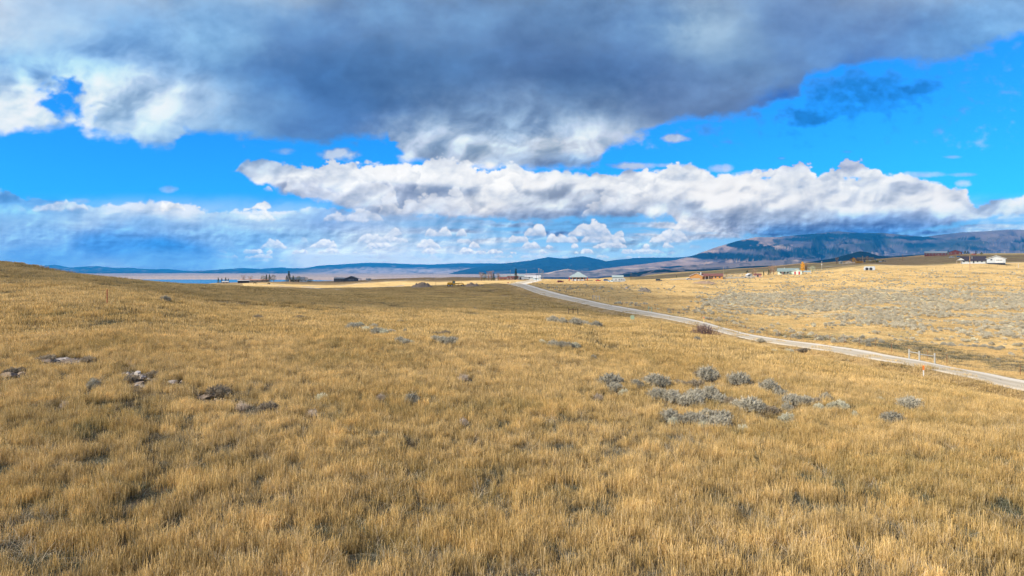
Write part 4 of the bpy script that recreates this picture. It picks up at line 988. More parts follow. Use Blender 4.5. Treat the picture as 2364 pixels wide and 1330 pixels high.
more = """2094,945,54,s|dark-topped grey sagebrush right of the patch, towards the orange marker
2060,979,52,s|round grey sagebrush alone in grass below the dark-topped one
2031,930,20,p|tiny pale sagebrush left of the dark-topped lone bush
1610,789,18,s|small grey sagebrush just below the purple leafless shrub
1757,791,18,s|small sagebrush near the road's near verge, right of the purple shrub
1786,814,20,p|pale sagebrush at the left of the low row by the road verge
1822,820,30,p|wider pale sagebrush in the low row by the road verge
1856,814,30,b|tawny shrub at the right end of the low verge row
818,762,36,s|dark grey sagebrush at the left end of the mid-field row
830,757,26,p|pale-topped sagebrush behind the left end of the mid-field row
845,765,26,p|pale sagebrush in the mid-field row, third from left
861,759,22,s|grey sagebrush at the mid-field row's upper right
869,775,30,s|grey sagebrush stepping down right in the mid-field row
883,776,30,p|pale sagebrush in the lower part of the mid-field row
904,772,24,s|last sagebrush at the mid-field row's lower right
922,793,24,s|dark sagebrush left of the small group of three
934,796,24,s|middle sagebrush in the small group of three
950,796,18,p|pale sagebrush right of the small group of three
935,771,9,s|very small sagebrush above the group of three
1008,775,26,b|brown-topped shrub at the left of the brown and grey clump
1028,773,26,b|rusty brown shrub atop the brown and grey clump
1046,787,30,b|rusty shrub at the right side of the brown and grey clump
1005,790,24,s|grey sagebrush at the lower left of the brown and grey clump
1023,793,32,s|grey sagebrush at the bottom of the brown and grey clump
1043,796,32,s|grey sagebrush at the lower right of the brown and grey clump
1253,796,22,p|pale sagebrush at the left of the flat row in mid field
1277,801,26,s|second sagebrush of the flat row in mid field
1298,804,30,s|darkest sagebrush of the flat row in mid field
1313,805,22,s|fourth sagebrush of the flat row in mid field
1331,806,28,p|low sagebrush ending the flat row in mid field
925,746,18,b|small brown shrub above the mid-field sagebrush row
1369,834,18,s|small lone sagebrush between flat row and big patch
1277,747,30,s|dark sagebrush at the left of the ditch-side row
1298,749,26,s|second dark sagebrush of the ditch-side row
1327,753,30,s|third dark sagebrush of the ditch-side row
1351,754,26,s|fourth dark sagebrush of the ditch-side row
1375,757,30,s|rightmost dark sagebrush of the ditch-side row
380,698,26,s|lone grey sagebrush on the left slope right of the red stake
693,736,22,b|brownish tuft-like shrub on the slope above the mid-field row
595,738,24,b|brownish low shrub on the left slope, highest of its kind
1097,716,12,b|tiny dark shrub on the grey patch of the knoll flank"""
for t in more.split('\n'):
    a, lb = t.split('|'); a = a.split(','); SHRUBS_TODO.append((float(a[0]), float(a[1]), float(a[2]), a[3], lb, G2))
G3 = "dried rabbitbrush in the near grass"
for t in """1070,880,54,l|pale lavender dried shrub alone in the middle of the near field
880,926,46,l|lavender dried shrub left of the silvery one in near grass
952,935,40,s|silvery sagebrush in near grass beside the lavender shrub
1070,985,42,l|whitish dried shrub low in the near grass, centre
744,926,36,p|spindly pale shrub in near grass left of the lavender one
560,948,60,l|greyish dried shrub in the disturbed grass right of the rocks
150,945,40,l|grey dried shrub in near grass at the far left
215,900,30,s|small dark sagebrush among grass left of the broken rocks
720,965,50,l|dull grey dried shrub below the spindly pale one
34,866,46,b|brown dead brush on the earth humps at the picture's left edge
108,834,40,b|brown dead brush at the left end of the rocky ledge
205,838,34,b|brown dead brush at the right end of the rocky ledge
352,872,30,b|brown dead brush right of the broken rocks
300,884,30,b|low brown dead brush under the broken rocks, left side
505,918,60,b|dark brown dead brush on the earth bank in the trampled grass
620,950,46,b|brown dead brush right of the greyish dried shrub""".split('\n'):
    a, lb = t.split('|'); a = a.split(','); SHRUBS_TODO.append((float(a[0]), float(a[1]), float(a[2]), a[3], lb, G3))
for a in SHRUBS_TODO: shrub(*a[:5], group=a[5], name="dried_shrub" if a[3] == 'l' else "sagebrush")

# range beyond the road: the nearest bushes one by one, the countless rest as one mass
def range_bushes():
    rs = np.random.RandomState(77)
    P = cells(85, 620, lambda r: .46 if r < 420 else .2, 39, rs)
    X, Y = P[:, 0], P[:, 1]; d, right = roadside(X, Y); ok = right & (d > 8)
    P = P[ok]; X, Y = P[:, 0], P[:, 1]; g = hbase(X, Y); u = CX + F * X / Y; v = HY - F * g / Y
    n = fbm(X / 22, Y / 22, 4, seed=13); n2 = fbm(X / 7, Y / 7, 3, seed=17)
    belt, top, bot = belt_mask(u, v)
    upper = sstep(622, 632, v) * (1 - belt) * sstep(1560, 1740, u) * (v < top + 10)
    low = (1 - belt) * (v >= bot)
    gul = np.exp(-((Y - (150 - 0.35 * (X - 90))) / 16) ** 2) * (X > 62)
    pr = belt * sstep(-.45, -.05, n + .25 * n2) * 1.0 + upper * (.05 + .55 * sstep(.0, .35, n + .4 * n2)) + low * (.012 + .30 * sstep(.18, .42, n + .3 * n2) + .16 * gul)
    pr = pr + np.exp(-(((u - 1700) / 90) ** 2) - ((v - 722) / 5) ** 2) * .5 + (u < 1560) * np.exp(-((v - 668 - 0 * u) / 9) ** 2) * .06
    sel = rs.rand(len(P)) < pr
    P = P[sel]; X, Y = P[:, 0], P[:, 1]; g = h(X, Y)
    s = rs.uniform(.5, 1.2, len(P)) * .92; vv = HY - F * g / Y; uu = u[sel]
    show = (uu < 2420)
    score = np.where(show, s / Y, 0); order = np.argsort(-score)
    ind = order[:190]; rest = order[190:]
    libs = NEAR; names = 0
    for i in ind:
        x, y, z = float(X[i]), float(Y[i]), float(g[i]); v_ = vv[i]; u_ = uu[i]
        lib = NEAR[i % 4] if y < 120 else None
        me = (NEAR[i % 4][0] if y < 150 else FARB[i % 6][0])
        o = bpy.data.objects.new("sagebrush", me); COL.objects.link(o); o.location = (x, y, z); o.rotation_euler = (0, 0, float(rs.uniform(0, 6.28))); q = float(s[i]) * 1.1; o.scale = (q, q, q * .9)
        if gul[sel][i] > .35: lb = "grey sagebrush along the shallow gully beyond the gravel road"
        elif belt[sel][i] > .5: lb = "sagebrush in the dense grey belt on the slope beyond the road"
        elif v_ > 700: lb = "sagebrush on the tan flat between the road and the dense belt"
        else: lb = "sagebrush thinly spread on the tan slope above the dense belt"
        tag(o, lb, "sagebrush", lb.replace("sagebrush", "bushes", 1))
    Pr = np.stack([X[rest], Y[rest], g[rest]], 1)
    src = bpy.data.collections.new("sage_source")
    for i, (me, _) in enumerate(FARB):
        q = bpy.data.objects.new("sage_source_%d" % i, me); src.objects.link(q)
    S = np.stack([s[rest]] * 3, 1)
    scatter("sagebrush_cover", Pr, rs.uniform(0, 6.28, len(rest)), S, rs.choice([0, 1, 2, 3, 4, 0, 1, 2, 3, 5], len(rest)), src, "countless small grey sagebrush spread over the slope beyond the road")
    print("range bushes", len(P))
range_bushes()

# leafless purple-brown shrub at the road side
def bare_shrub():
    rs = np.random.RandomState(9); x, y, z = at(1624, 777)
    e = empty("leafless_shrub", (x, y, z), 0, .85); tag(e, "dark purple-brown leafless shrub at the near edge of the gravel road", "shrub")
    V = []; Fc = []; off = 0
    n = 170
    B = np.stack([rs.normal(0, .9, n), rs.normal(0, .5, n), np.zeros(n)], 1)
    out = B * [1, 1, 0] * .55 + rs.normal(0, .25, (n, 3)) * [1, 1, 0]
    H = 1.9 * np.exp(-((B[:, 0] / 1.6) ** 2)) * rs.uniform(.5, 1.0, n) + .3
    M1 = B + out * .45 + np.array([0, 0, 1]) * (H * .5)[:, None]; T = B + out * .9 + np.array([0, 0, 1]) * H[:, None]
    parts = [strips(B, M1, .035, rs), strips(M1, T, .02, rs)]
    for k in range(4):
        q = rs.rand(n, 1) * .8; P0 = M1 + (T - M1) * q; P1 = P0 + rs.normal(0, .16, (n, 3)) + [0, 0, .3]
        parts.append(strips(P0, P1, .014, rs))
    for a, b in parts: V.append(a); Fc.append(b + off); off += len(a)
    V = np.concatenate(V); o = mesh_obj("twigs", V, np.concatenate(Fc), ML_DARK, e)
    o.data.attributes.new("rnd", 'FLOAT', 'POINT').data.foreach_set("value", np.repeat(rs.rand(len(V) // 4), 4).astype(np.float32))
    nn = 500; P0 = np.stack([rs.normal(0, 1.25, nn), rs.normal(0, .6, nn), rs.uniform(0, .5, nn)], 1); P1 = P0 + rs.normal(0, .12, (nn, 3)) + [0, 0, .2]
    a, b = strips(P0, P1, .02, rs); q = mesh_obj("dead_leaves", a, b, leaf_mat("dead_red_leaves", (.12, .06, .045), (.26, .12, .08)), e)
    q.data.attributes.new("rnd", 'FLOAT', 'POINT').data.foreach_set("value", np.repeat(rs.rand(nn), 4).astype(np.float32))
    BARE.append((x, y, 2.2))
bare_shrub()

# ------------------------------------------------------------------ broken rock and soil on the left
M_ROCK = mat("pale_rock", (.28, .25, .215), .95, .3, 6, .5, col2=(.56, .50, .45))
M_ROCK2 = mat("white_rock", (.44, .41, .37), .9, .15, 6, .3)
M_SOIL = mat("bare_soil", (.17, .125, .085), 1, .3, 4, .6, col2=(.32, .25, .18))
def rock(px, y, s, label, m=None, flat=.5, name="rock", dx=0, dy=0, sink=.15, lift=0):
    x, D, z = at(px, y); x += dx; D += dy; z = h1(x, D)
    rs = np.random.RandomState(int(px * 7 + y)); bm_v = []
    import bmesh
    bm = bmesh.new(); bmesh.ops.create_icosphere(bm, subdivisions=3, radius=1)
    for v in bm.verts:
        p = np.array(v.co); k = 1
        for nn in range(5):
            a = rs.normal(size=3) if nn < 0 else None
        v.co = v.co * float(1 + .28 * perlin(p[0] * 1.4 + px, p[1] * 1.4 + y) + .16 * perlin(p[2] * 2.8 + px, p[0] * 2.8))
    # facets: cut by random planes
    for _ in range(9):
        nrm = rs.normal(size=3); nrm /= np.linalg.norm(nrm); dd = rs.uniform(.55, .85)
        for v in bm.verts:
            q = float(np.dot(nrm, v.co)) - dd
            if q > 0: v.co = v.co - Vector(nrm) * q * .9
    me = bpy.data.meshes.new(name); bm.to_mesh(me); bm.free(); me.materials.append(m or M_ROCK)
    o = bpy.data.objects.new(name, me); COL.objects.link(o); o.location = (x, D, z + s * flat * (.5 - sink) + lift); o.scale = (s, s * .8, s * flat); o.rotation_euler = (rs.uniform(-.2, .2), rs.uniform(-.2, .2), rs.uniform(0, 3))
    tag(o, label, "rock" if name == "rock" else "soil mound")
    BARE.append((x, D, s * 1.1)); BARE.append((x * (1 - 1.2 / D), D - 1.2, s * .9 + .25))
    return o
rock(140, 832, .42, "flat pale broken rock at the left of the rocky ledge", flat=.3)
rock(160, 831, .34, "pale broken rock in the middle of the rocky ledge", flat=.35)
rock(196, 834, .40, "grey rock with a dark underside at the right of the rocky ledge", flat=.28)
rock(228, 849, .12, "small white stone alone right of the rocky ledge", M_ROCK2, .8)
rock(318, 866, .24, "tilted pinkish-white rock, highest of the broken rocks in the near grass", M_ROCK2, .8)
rock(331, 873, .26, "grey rock right of and below the tilted white one", flat=.45)
rock(304, 876, .24, "grey rock left of and below the tilted white one", flat=.5)
rock(322, 886, .36, "low pale slab of rock and dirt below the broken rocks", M_SOIL, flat=.22)
rock(400, 884, .36, "low pale rock edge in the grass right of the broken rocks", flat=.25)
rock(296, 864, .14, "small pale stone at the left edge of the broken rocks", M_ROCK2, .6)
rock(22, 872, .6, "low brown earth hump at the picture's left edge", M_SOIL, .35, "earth_mound")
rock(52, 868, .38, "darker earth clod right of the low brown hump", M_SOIL, .5, "earth_mound")
rock(112, 838, .5, "grassy brown earth hump left of the rocky ledge", M_SOIL, .3, "earth_mound")
rock(168, 838, .8, "long brown earth bank under the rocky ledge", M_SOIL, .16, "earth_mound")
rock(316, 880, .6, "bare brown earth around the broken rocks", M_SOIL, .14, "earth_mound")
rock(480, 918, .7, "dark earth bank in the trampled grass right of the rocks", M_SOIL, .2, "earth_mound")

def rubble():
    """loose pale stones and crumbled soil that lie in a shallow arc through the grass"""
    rs = np.random.RandomState(4); V = []; Fc = []
    spots = []
    for (x0, y0, x1, y1, n) in ((88, 838, 150, 831, 60), (150, 831, 215, 833, 80), (205, 836, 232, 850, 25), (280, 862, 345, 872, 90), (295, 872, 340, 900, 90), (345, 880, 420, 884, 30), (-10, 876, 65, 868, 60), (430, 905, 560, 935, 50)):
        for k in range(n):
            t = rs.rand(); spots.append((x0 + (x1 - x0) * t + rs.normal(0, 3), y0 + (y1 - y0) * t + rs.normal(0, 2.2)))
    for px, y in spots:
        x, D, z = at(px, y); s = .03 + .10 * rs.rand() ** 2.2
        P = rs.normal(0, 1, (7, 3)); P /= np.linalg.norm(P, axis=1)[:, None]
        import mathutils
        k = len(V); c = np.array([x, D, z + s * .25])
        O = np.array([(1, 0, 0), (0, 1, 0), (-1, 0, 0), (0, -1, 0), (.2, .1, .8), (0, 0, -.7)]) * rs.uniform(.6, 1.25, (6, 3)) * s + c
        V += O.tolist(); Fc += [(k, k + 1, k + 4), (k + 1, k + 2, k + 4), (k + 2, k + 3, k + 4), (k + 3, k, k + 4), (k + 1, k, k + 5), (k + 2, k + 1, k + 5), (k + 3, k + 2, k + 5), (k, k + 3, k + 5)]
    o = mesh_obj("rubble", V, Fc, mat("pale_rubble", (.24, .20, .16), 1, .4, 3, .3, col2=(.40, .35, .29))); tag(o, "loose pale stones and crumbled soil in an arc through the near grass", None, None, "stuff")
    for px, y in spots[::9]:
        x, D, z = at(px, y); BARE.append((x, D, .30)); BARE.append((x * (1 - .8 / D), D - .8, .26))
rubble()
# ------------------------------------------------------------------ buildings
M_WHITE = mat("white_siding", (.44, .48, .50), .7, .06, 1.5)
M_TRIM = mat("white_trim", (.55, .56, .55), .6, .03)
M_GLASS = mat("window_glass", (.03, .04, .055), .12, .1, spec=.6)
M_ORANGE = mat("orange_log_wall", (.50, .26, .085), .75, .15, 2)
M_ROOFR = mat("maroon_shingles", (.20, .085, .07), .85, .2, 2, .2)
M_BLACKROOF = mat("dark_shingles", (.035, .032, .045), .85, .25, 2, .2)
M_GREENROOF = mat("grey_green_metal_roof", (.22, .29, .27), .55, .12, 1)
M_MINT = mat("pale_green_siding", (.50, .62, .52), .75, .08, 1.5)
M_REDDOOR = mat("red_door_paint", (.42, .035, .04), .6, .1)
M_DKRED = mat("dark_red_siding", (.085, .022, .024), .8, .2, 1)
M_CHAR = mat("charcoal_siding", (.045, .055, .075), .7, .2, 1)
M_CHARR = mat("grey_metal_roof", (.16, .20, .23), .5, .1, 1)
M_BROWN = mat("brown_wood_siding", (.13, .09, .06), .85, .2, 1)
M_WOOD = mat("weathered_wood", (.40, .31, .22), .9, .2, 5, .2)
M_POLE = mat("pole_wood", (.42, .27, .15), .9, .2, 5)
M_GREYW = mat("silvered_timber", (.36, .35, .31), .9, .12, 4)
M_STEEL = mat("galvanised_steel", (.45, .48, .48), .45, .1, 2, metal=.6)
M_RUST = mat("rusty_steel", (.22, .09, .045), .85, .3, 6)
M_CANOPY = mat("pale_metal_roof", (.34, .42, .41), .5, .08, 1)
M_BLUEBOX = mat("pale_blue_panel", (.50, .62, .68), .6, .1, 1)
M_TAN = mat("tan_wall", (.55, .45, .34), .85, .12, 1)
M_RED = mat("red_paint", (.45, .03, .025), .4, .08)
M_MAROON = mat("maroon_paint", (.14, .012, .018), .35, .1)
M_BLUE = mat("blue_paint", (.03, .14, .34), .4, .1)
M_DARK = mat("dark_paint", (.03, .035, .045), .4, .1)
M_SILVER = mat("silver_paint", (.5, .52, .54), .35, .05, metal=.3)
M_TYRE = mat("tyre_rubber", (.02, .02, .022), .9, .1)
M_YEL = mat("yellow_machine_paint", (.70, .36, .015), .45, .1, 2)
M_PINK = mat("pink_brick_wall", (.50, .27, .20), .85, .15, 2)
M_LT = mat("pale_concrete", (.5, .49, .46), .9, .1, 2)

def window(parent, x, y, z, w, hh, facing='y', m=M_GLASS, fr=M_TRIM, label=None):
    """window on a wall whose outer face is at y (facing -y) or x (facing -x)"""
    t = .06
    f = MB()
    if facing == 'y': f.box(x - w / 2 - t, x + w / 2 + t, y - .05, y + .02, z - t, z + hh + t)
    elif facing == 'X': f.box(y - .02, y + .05, x - w / 2 - t, x + w / 2 + t, z - t, z + hh + t)
    else: f.box(y - .05, y + .02, x - w / 2 - t, x + w / 2 + t, z - t, z + hh + t)
    o = f.build("window", fr, parent)
    g = MB()
    if facing == 'y': g.box(x - w / 2, x + w / 2, y - .08, y - .045, z, z + hh)
    elif facing == 'X': g.box(y + .045, y + .08, x - w / 2, x + w / 2, z, z + hh)
    else: g.box(y - .08, y - .045, x - w / 2, x + w / 2, z, z + hh)
    g.build("pane", m, o)
    return o
def door(parent, x, y, w, hh, m, name="door", z=0.0):
    o = MB().box(x - w / 2, x + w / 2, y - .07, y + .02, z, z + hh).build(name, m, parent)
    MB().box(x - w / 2 - .1, x - w / 2, y - .05, y + .02, z, z + hh + .1).box(x + w / 2, x + w / 2 + .1, y - .05, y + .02, z, z + hh + .1).box(x - w / 2, x + w / 2, y - .05, y + .02, z + hh, z + hh + .1).build("door_frame", M_TRIM, o)
    return o

def block(parent, x0, x1, y0, y1, hw, hr, ridge, mw, mr, ov=.5, th=.16, z0=-1.0, walln="wall", fascia=None):
    """gabled block: walls with their gable ends, and an overhanging roof. ridge 'x' or 'y'"""
    w = MB()
    if ridge == 'x':
        ym = (y0 + y1) / 2; w.prism([(y0, z0), (y1, z0), (y1, hw), (ym, hw + hr), (y0, hw)], x0, x1, 'x')
    else:
        xm = (x0 + x1) / 2; w.prism([(x0, z0), (x1, z0), (x1, hw), (xm, hw + hr), (x0, hw)], y0, y1, 'y')
    wall = w.build(walln, mw, parent)
    r = MB()
    if ridge == 'x': a0, a1, b0, b1 = y0, y1, x0, x1
    else: a0, a1, b0, b1 = x0, x1, y0, y1
    am = (a0 + a1) / 2; s = hr / (am - a0); e = .012
    prof = [(a0 - ov, hw - ov * s + e), (am, hw + hr + e), (a1 + ov, hw - ov * s + e), (a1 + ov, hw - ov * s + th), (am, hw + hr + th * 1.15), (a0 - ov, hw - ov * s + th)]
    r.prism(prof, b0 - ov * .8, b1 + ov * .8, 'x' if ridge == 'x' else 'y')
    roof = r.build("roof", mr, parent)
    if fascia:
        f = MB(); q = b0 - ov * .8 - .04
        pr = [(a0 - ov, hw - ov * s - .12), (am, hw + hr - .12), (a1 + ov, hw - ov * s - .12), (a1 + ov, hw - ov * s + th * .9), (am, hw + hr + th), (a0 - ov, hw - ov * s + th * .9)]
        f.prism(pr, q - .04, q + .038, 'x' if ridge == 'x' else 'y'); f.build("fascia", fascia, roof)
    return wall, roof

def site(name, label, cat, px, D, rz=0, group=None, dz=0.0):
    x, y, z = onray(px, D); o = empty(name, (x, y, z + dz), rz); tag(o, label, cat, group); return o
face = lambda px: -math.atan2(px - CX, F)     # turn a thing's front (-y) to look back down the line to the camera

# orange ranch house
def ranch_house():
    e = site("ranch_house", "orange ranch house with maroon roof and a white-trimmed front gable", "house", 1630, 492, face(1630) + .05)
    block(e, -11.4, -2.6, -4.5, 6, 2.5, 1.95, 'y', M_ORANGE, M_ROOFR, .6, fascia=M_TRIM, walln="gable_wing")
    block(e, -2.6, 11.4, -1.5, 6, 2.45, 1.5, 'x', M_ORANGE, M_ROOFR, .6, walln="main_wall")
    MB().box(-4.2, -3.3, -.5, .4, 3.2, 5.0).build("chimney", M_TRIM, e)
    p = MB().prism([(-4.2, 2.15), (-1.4, 2.75), (-1.4, 2.95), (-4.2, 2.35)], -3.2, 2.2, 'x'); p.build("porch_roof", M_ROOFR, e)
    for x in (-2.9, -.8, 1.6): MB().box(x - .1, x + .1, -4.05, -3.85, -.8, 2.2).build("porch_post", M_TRIM, e)
    for x in (2.4, 4.2, 6.4, 9.3): window(e, x, -1.5, .9, 1.1, 1.1)
    door(e, .6, -1.5, 1.0, 2.1, M_DARK)
    MB().box(-9.8, -4.4, -6.1, -5.7, -.6, .7).build("garden_wall", M_GREYW, e)
ranch_house()
def rail_fence(name, label, pts, gap, hgt, m, rails=3, lbl_cat="fence", pw=.07, solid=False):
    L = _smooth_line(np.array(pts, float), 60) if len(pts) > 2 else np.array([np.linspace(pts[0][0], pts[1][0], 60), np.linspace(pts[0][1], pts[1][1], 60)]).T
    s = np.r_[0, np.cumsum(np.hypot(*np.diff(L, axis=0).T))]; n = max(2, int(s[-1] / gap) + 1); q = np.linspace(0, s[-1], n)
    X = np.interp(q, s, L[:, 0]); Y = np.interp(q, s, L[:, 1]); Z = h(X, Y)
    e = empty(name, (X[0], Y[0], Z[0])); tag(e, label, lbl_cat)
    o = np.array([X[0], Y[0], Z[0]])
    P = np.stack([X, Y, Z], 1) - o
    for i in range(min(n, 99)):
        MB().box(P[i, 0] - pw, P[i, 0] + pw, P[i, 1] - pw, P[i, 1] + pw, P[i, 2] - .3, P[i, 2] + hgt).build("post", m, e)
    for k in range(rails):
        b = MB(); zz = hgt * (.95 - k * (.8 / max(1, rails)))
        for i in range(n - 1):
            a, c = Vector(P[i]), Vector(P[i + 1]); a.z += zz; c.z += zz
            if solid:
                d = (c - a).normalized().cross(Vector((0, 0, 1))) * .02; b.quad(*[tuple(v) for v in (a - d - Vector((0, 0, .12)), c - d - Vector((0, 0, .12)), c - d + Vector((0, 0, .1)), a - d + Vector((0, 0, .1)))])
            else: b.tube(a, c, .035 if m is not M_WIRE else .006, n=5)
        b.build("rail" if m is not M_WIRE else "wire", m, e)
    return e
M_WIRE = mat("fence_wire", (.25, .22, .2), .6, .1)
rail_fence("yard_fence", "low weathered plank fence running right from the orange ranch house", [R_(1668, 489), R_(1700, 487), R_(1748, 486)] if False else [((1669 - CX) / F * 489, 489), ((1748 - CX) / F * 484, 484)], 2.6, 1.2, M_GREYW, 4, solid=True)
rail_fence("yard_fence", "low weathered plank fence left of the orange ranch house", [((1548 - CX) / F * 500, 500), ((1590 - CX) / F * 496, 496)], 2.6, 1.0, M_GREYW, 3, solid=True)

# long house right of the slope: white walls, black roof, bright gable
def white_house():
    e = site("white_house", "long white house with black roof and a tall white garage gable, on the right slope", "house", 2262, 540, face(2262) + .04, dz=.2)
    block(e, -12.5, 3.5, -4, 4, 2.3, 3.0, 'x', M_WHITE, M_BLACKROOF, .8, walln="main_wall")
    block(e, 4.2, 16.2, -5.5, 6, 3.5, 2.3, 'y', M_WHITE, M_BLACKROOF, .8, walln="garage_wall", fascia=M_TRIM)
    p = MB().prism([(-15.5, 2.3), (-10.0, 2.3), (-12.8, 4.3)], -5.0, -4.7, 'y'); p.build("porch_gable", M_WHITE, e)
    MB().prism([(-16, 2.2), (-12.8, 4.45), (-9.6, 2.2), (-9.6, 2.35), (-12.8, 4.65), (-16, 2.35)], -5.4, -3.8, 'y').build("porch_roof", M_BLACKROOF, e)
    for x in (-15.4, -12.6): MB().box(x - .15, x + .15, -5.1, -4.8, -.8, 2.3).build("porch_post", M_WOOD, e)
    MB().tube((-5.2, -2.6, 3.2), (-5.2, -2.6, 5.3), .2).build("flue", M_STEEL, e)
    for x in (-10.6, -7, -1.6, 1.2): window(e, x, -4, .7, 1.1, 1.6)
    door(e, -4.2, -4, 1.0, 2.1, M_DARK)
    door(e, 12.2, -5.5, 4.6, 3.4, M_TRIM, "garage_door")
    g = MB()
    for k in range(4): g.box(10.4 + k * 1.0, 11.1 + k * 1.0, -5.62, -5.575, 1.9, 2.5)
    g.build("garage_window", M_GLASS, e)
    window(e, 7.2, -5.5, 2.0, 1.2, 1.1)
    MB().box(4.4, 16.0, -5.7, -5.55, -1.2, .05).build("foundation", M_DARK, e)
white_house()
def green_house():
    e = site("green_roof_house", "pale green house with grey-green roof and two red doors on its front wing", "house", 1826, 500, face(1826) - .05)
    block(e, -9, 5, -1, 7, 2.5, 1.9, 'x', M_MINT, M_GREENROOF, .6, walln="main_wall")
    block(e, 1.2, 7.6, -4.5, 2.0, 2.5, 1.25, 'y', M_MINT, M_GREENROOF, .5, walln="front_wing", fascia=M_TRIM)
    MB().prism([(-4.5, 2.0), (-.5, 2.9), (-.5, 3.05), (-4.5, 2.15)], -8.4, -1.0, 'x').build("porch_roof", M_GREENROOF, e)
    for x in (-8.2, -5.6, -3.2, -1.1): MB().box(x - .1, x + .1, -4.4, -4.2, -.8, 2.05).build("porch_post", M_TRIM, e)
    door(e, 3.0, -4.5, 1.1, 2.2, M_REDDOOR); door(e, 5.8, -4.5, 1.1, 2.2, M_REDDOOR)
    for x in (-7, -4.2, -2): window(e, x, -1, .9, 1.1, 1.2)
    door(e, -5.6, -1, 1.0, 2.1, M_REDDOOR)
    MB().prism([(-3.5, 1.7), (1.5, 2.6), (1.5, 2.75), (-3.5, 1.85)], 8.2, 13.5, 'x').build("carport_roof", M_CANOPY, e)
    for x in (8.4, 10.8, 13.3): MB().box(x - .1, x + .1, -3.4, -3.2, -.8, 1.75).build("carport_post", M_TRIM, e)
    MB().tube((-4.6, 3, 4.2), (-4.6, 3, 5.0), .3).build("chimney", M_TRIM, e)
green_house()
def small_house(name, label, px, D, L, Wd, hw, hr, mw, mr, rz=0.0, ridge='x', wins=3, dr=None, cat="house", fascia=None, door_m=None):
    e = site(name, label, cat, px, D, face(px) + rz)
    block(e, -L / 2, L / 2, -Wd / 2, Wd / 2, hw, hr, ridge, mw, mr, .45, fascia=fascia)
    for i in range(wins):
        x = -L / 2 + L * (i + .5) / wins
        if dr is not None and abs(x - dr) < 1.2: continue
        window(e, x, -Wd / 2, hw * .38, min(1.2, L / wins * .5), hw * .36)
    if dr is not None: door(e, dr, -Wd / 2, 1.1, min(2.1, hw * .9), door_m or M_DARK)
    return e
small_house("garden_shed", "small white gabled shed with dark door left of the bare trees", 1729, 488, 3.4, 3.2, 2.1, 1.0, M_WHITE, M_TRIM, .45, 'y', 0, -.6, "shed", fascia=M_TRIM)
small_house("pavilion_shed", "little dark-fronted pink-posted shelter right of the white shed", 1749, 490, 4.6, 3.0, 1.9, .6, M_PINK, M_ROOFR, .1, 'x', 2, 0, "shed")
# tall hipped roof on posts
def pavilion():
    e = site("open_pavilion", "open-sided pavilion with a tall pale pyramid roof on red posts", "pavilion", 1335, 560, face(1335))
    v = [(-8, -8, 3.1), (8, -8, 3.1), (8, 8, 3.1), (-8, 8, 3.1), (-3.6, -3.6, 5.3), (3.6, -3.6, 5.3), (3.6, 3.6, 5.3), (-3.6, 3.6, 5.3), (-.8, 0, 7.2), (.8, 0, 7.2)]
    f = [(0, 1, 5, 4), (1, 2, 6, 5), (2, 3, 7, 6), (3, 0, 4, 7), (4, 5, 9, 8), (5, 6, 9), (6, 7, 8, 9), (7, 4, 8), (3, 2, 1, 0)]
    mesh_obj("roof", v, f, M_CANOPY, e)
    MB().box(-7.8, 7.8, -7.8, 7.8, 2.75, 3.08).build("roof_beam", M_TRIM, e)
    for x in (-7.4, -4.5, -1.5, 1.5, 4.5, 7.4): MB().box(x - .2, x + .2, -7.6, -7.2, -.8, 2.74).build("post", M_RED if abs(x) > 5 else M_PINK, e)
    for x in (-7.4, 7.4): MB().box(x - .2, x + .2, 7.2, 7.6, -.8, 2.74).build("post", M_RED, e)
    for i in range(5): MB().box(-5.4 + i * 2.2, -3.4 + i * 2.2, -6.9, -6.7, -.8, 1.35).build("half_wall", M_BLUEBOX if i % 2 else M_TRIM, e)
    MB().box(-5.6, 5.6, -3, 5, -.8, 2.6).build("inner_room", M_BROWN, e)
pavilion()
# black barn and its wing, left of centre
def barn():
    e = site("charcoal_barn", "charcoal gabled barn with a long low wing on the left horizon", "barn", 812, 690, face(812) - .12)
    block(e, -5.8, 5.8, -5, 6, 3.2, 2.2, 'y', M_CHAR, M_CHARR, .6)
    block(e, -17.2, -6.3, -3, 4, 2.9, 1.0, 'x', M_CHAR, M_CHARR, .4, walln="wing_wall")
    for x in (-16, -13.6, -11.2, -8.6): window(e, x, -3, .7, .9, 1.4)
    for x in (-1.8, 2.0): window(e, x, -5, 1.2, .9, 1.1, fr=M_CHAR, m=M_CHARR)
    door(e, 0, -5, 1.2, 2.2, M_DARK)
    MB().prism([(-3.5, 2.4), (3, 2.9), (3, 3.1), (-3.5, 2.6)], 6.5, 9.5, 'x').build("lean_to_roof", M_CHARR, e)
    for y in (-3.3, 2.8): MB().box(9.1, 9.3, y - .1, y + .1, -.8, 2.6).build("lean_to_post", M_DARK, e)
barn()
small_house("red_barn", "long dark red barn with grey roof on the right skyline", 2160, 900, 25, 9, 3.6, 2.2, M_DKRED, M_CHARR, .06, 'x', 7, 3, "barn", door_m=M_DKRED)
small_house("red_house", "smaller dark red gabled house right of the long red barn", 2206, 900, 14, 9, 3.2, 2.6, M_DKRED, M_BLACKROOF, -.05, 'y', 3, 5, "house")
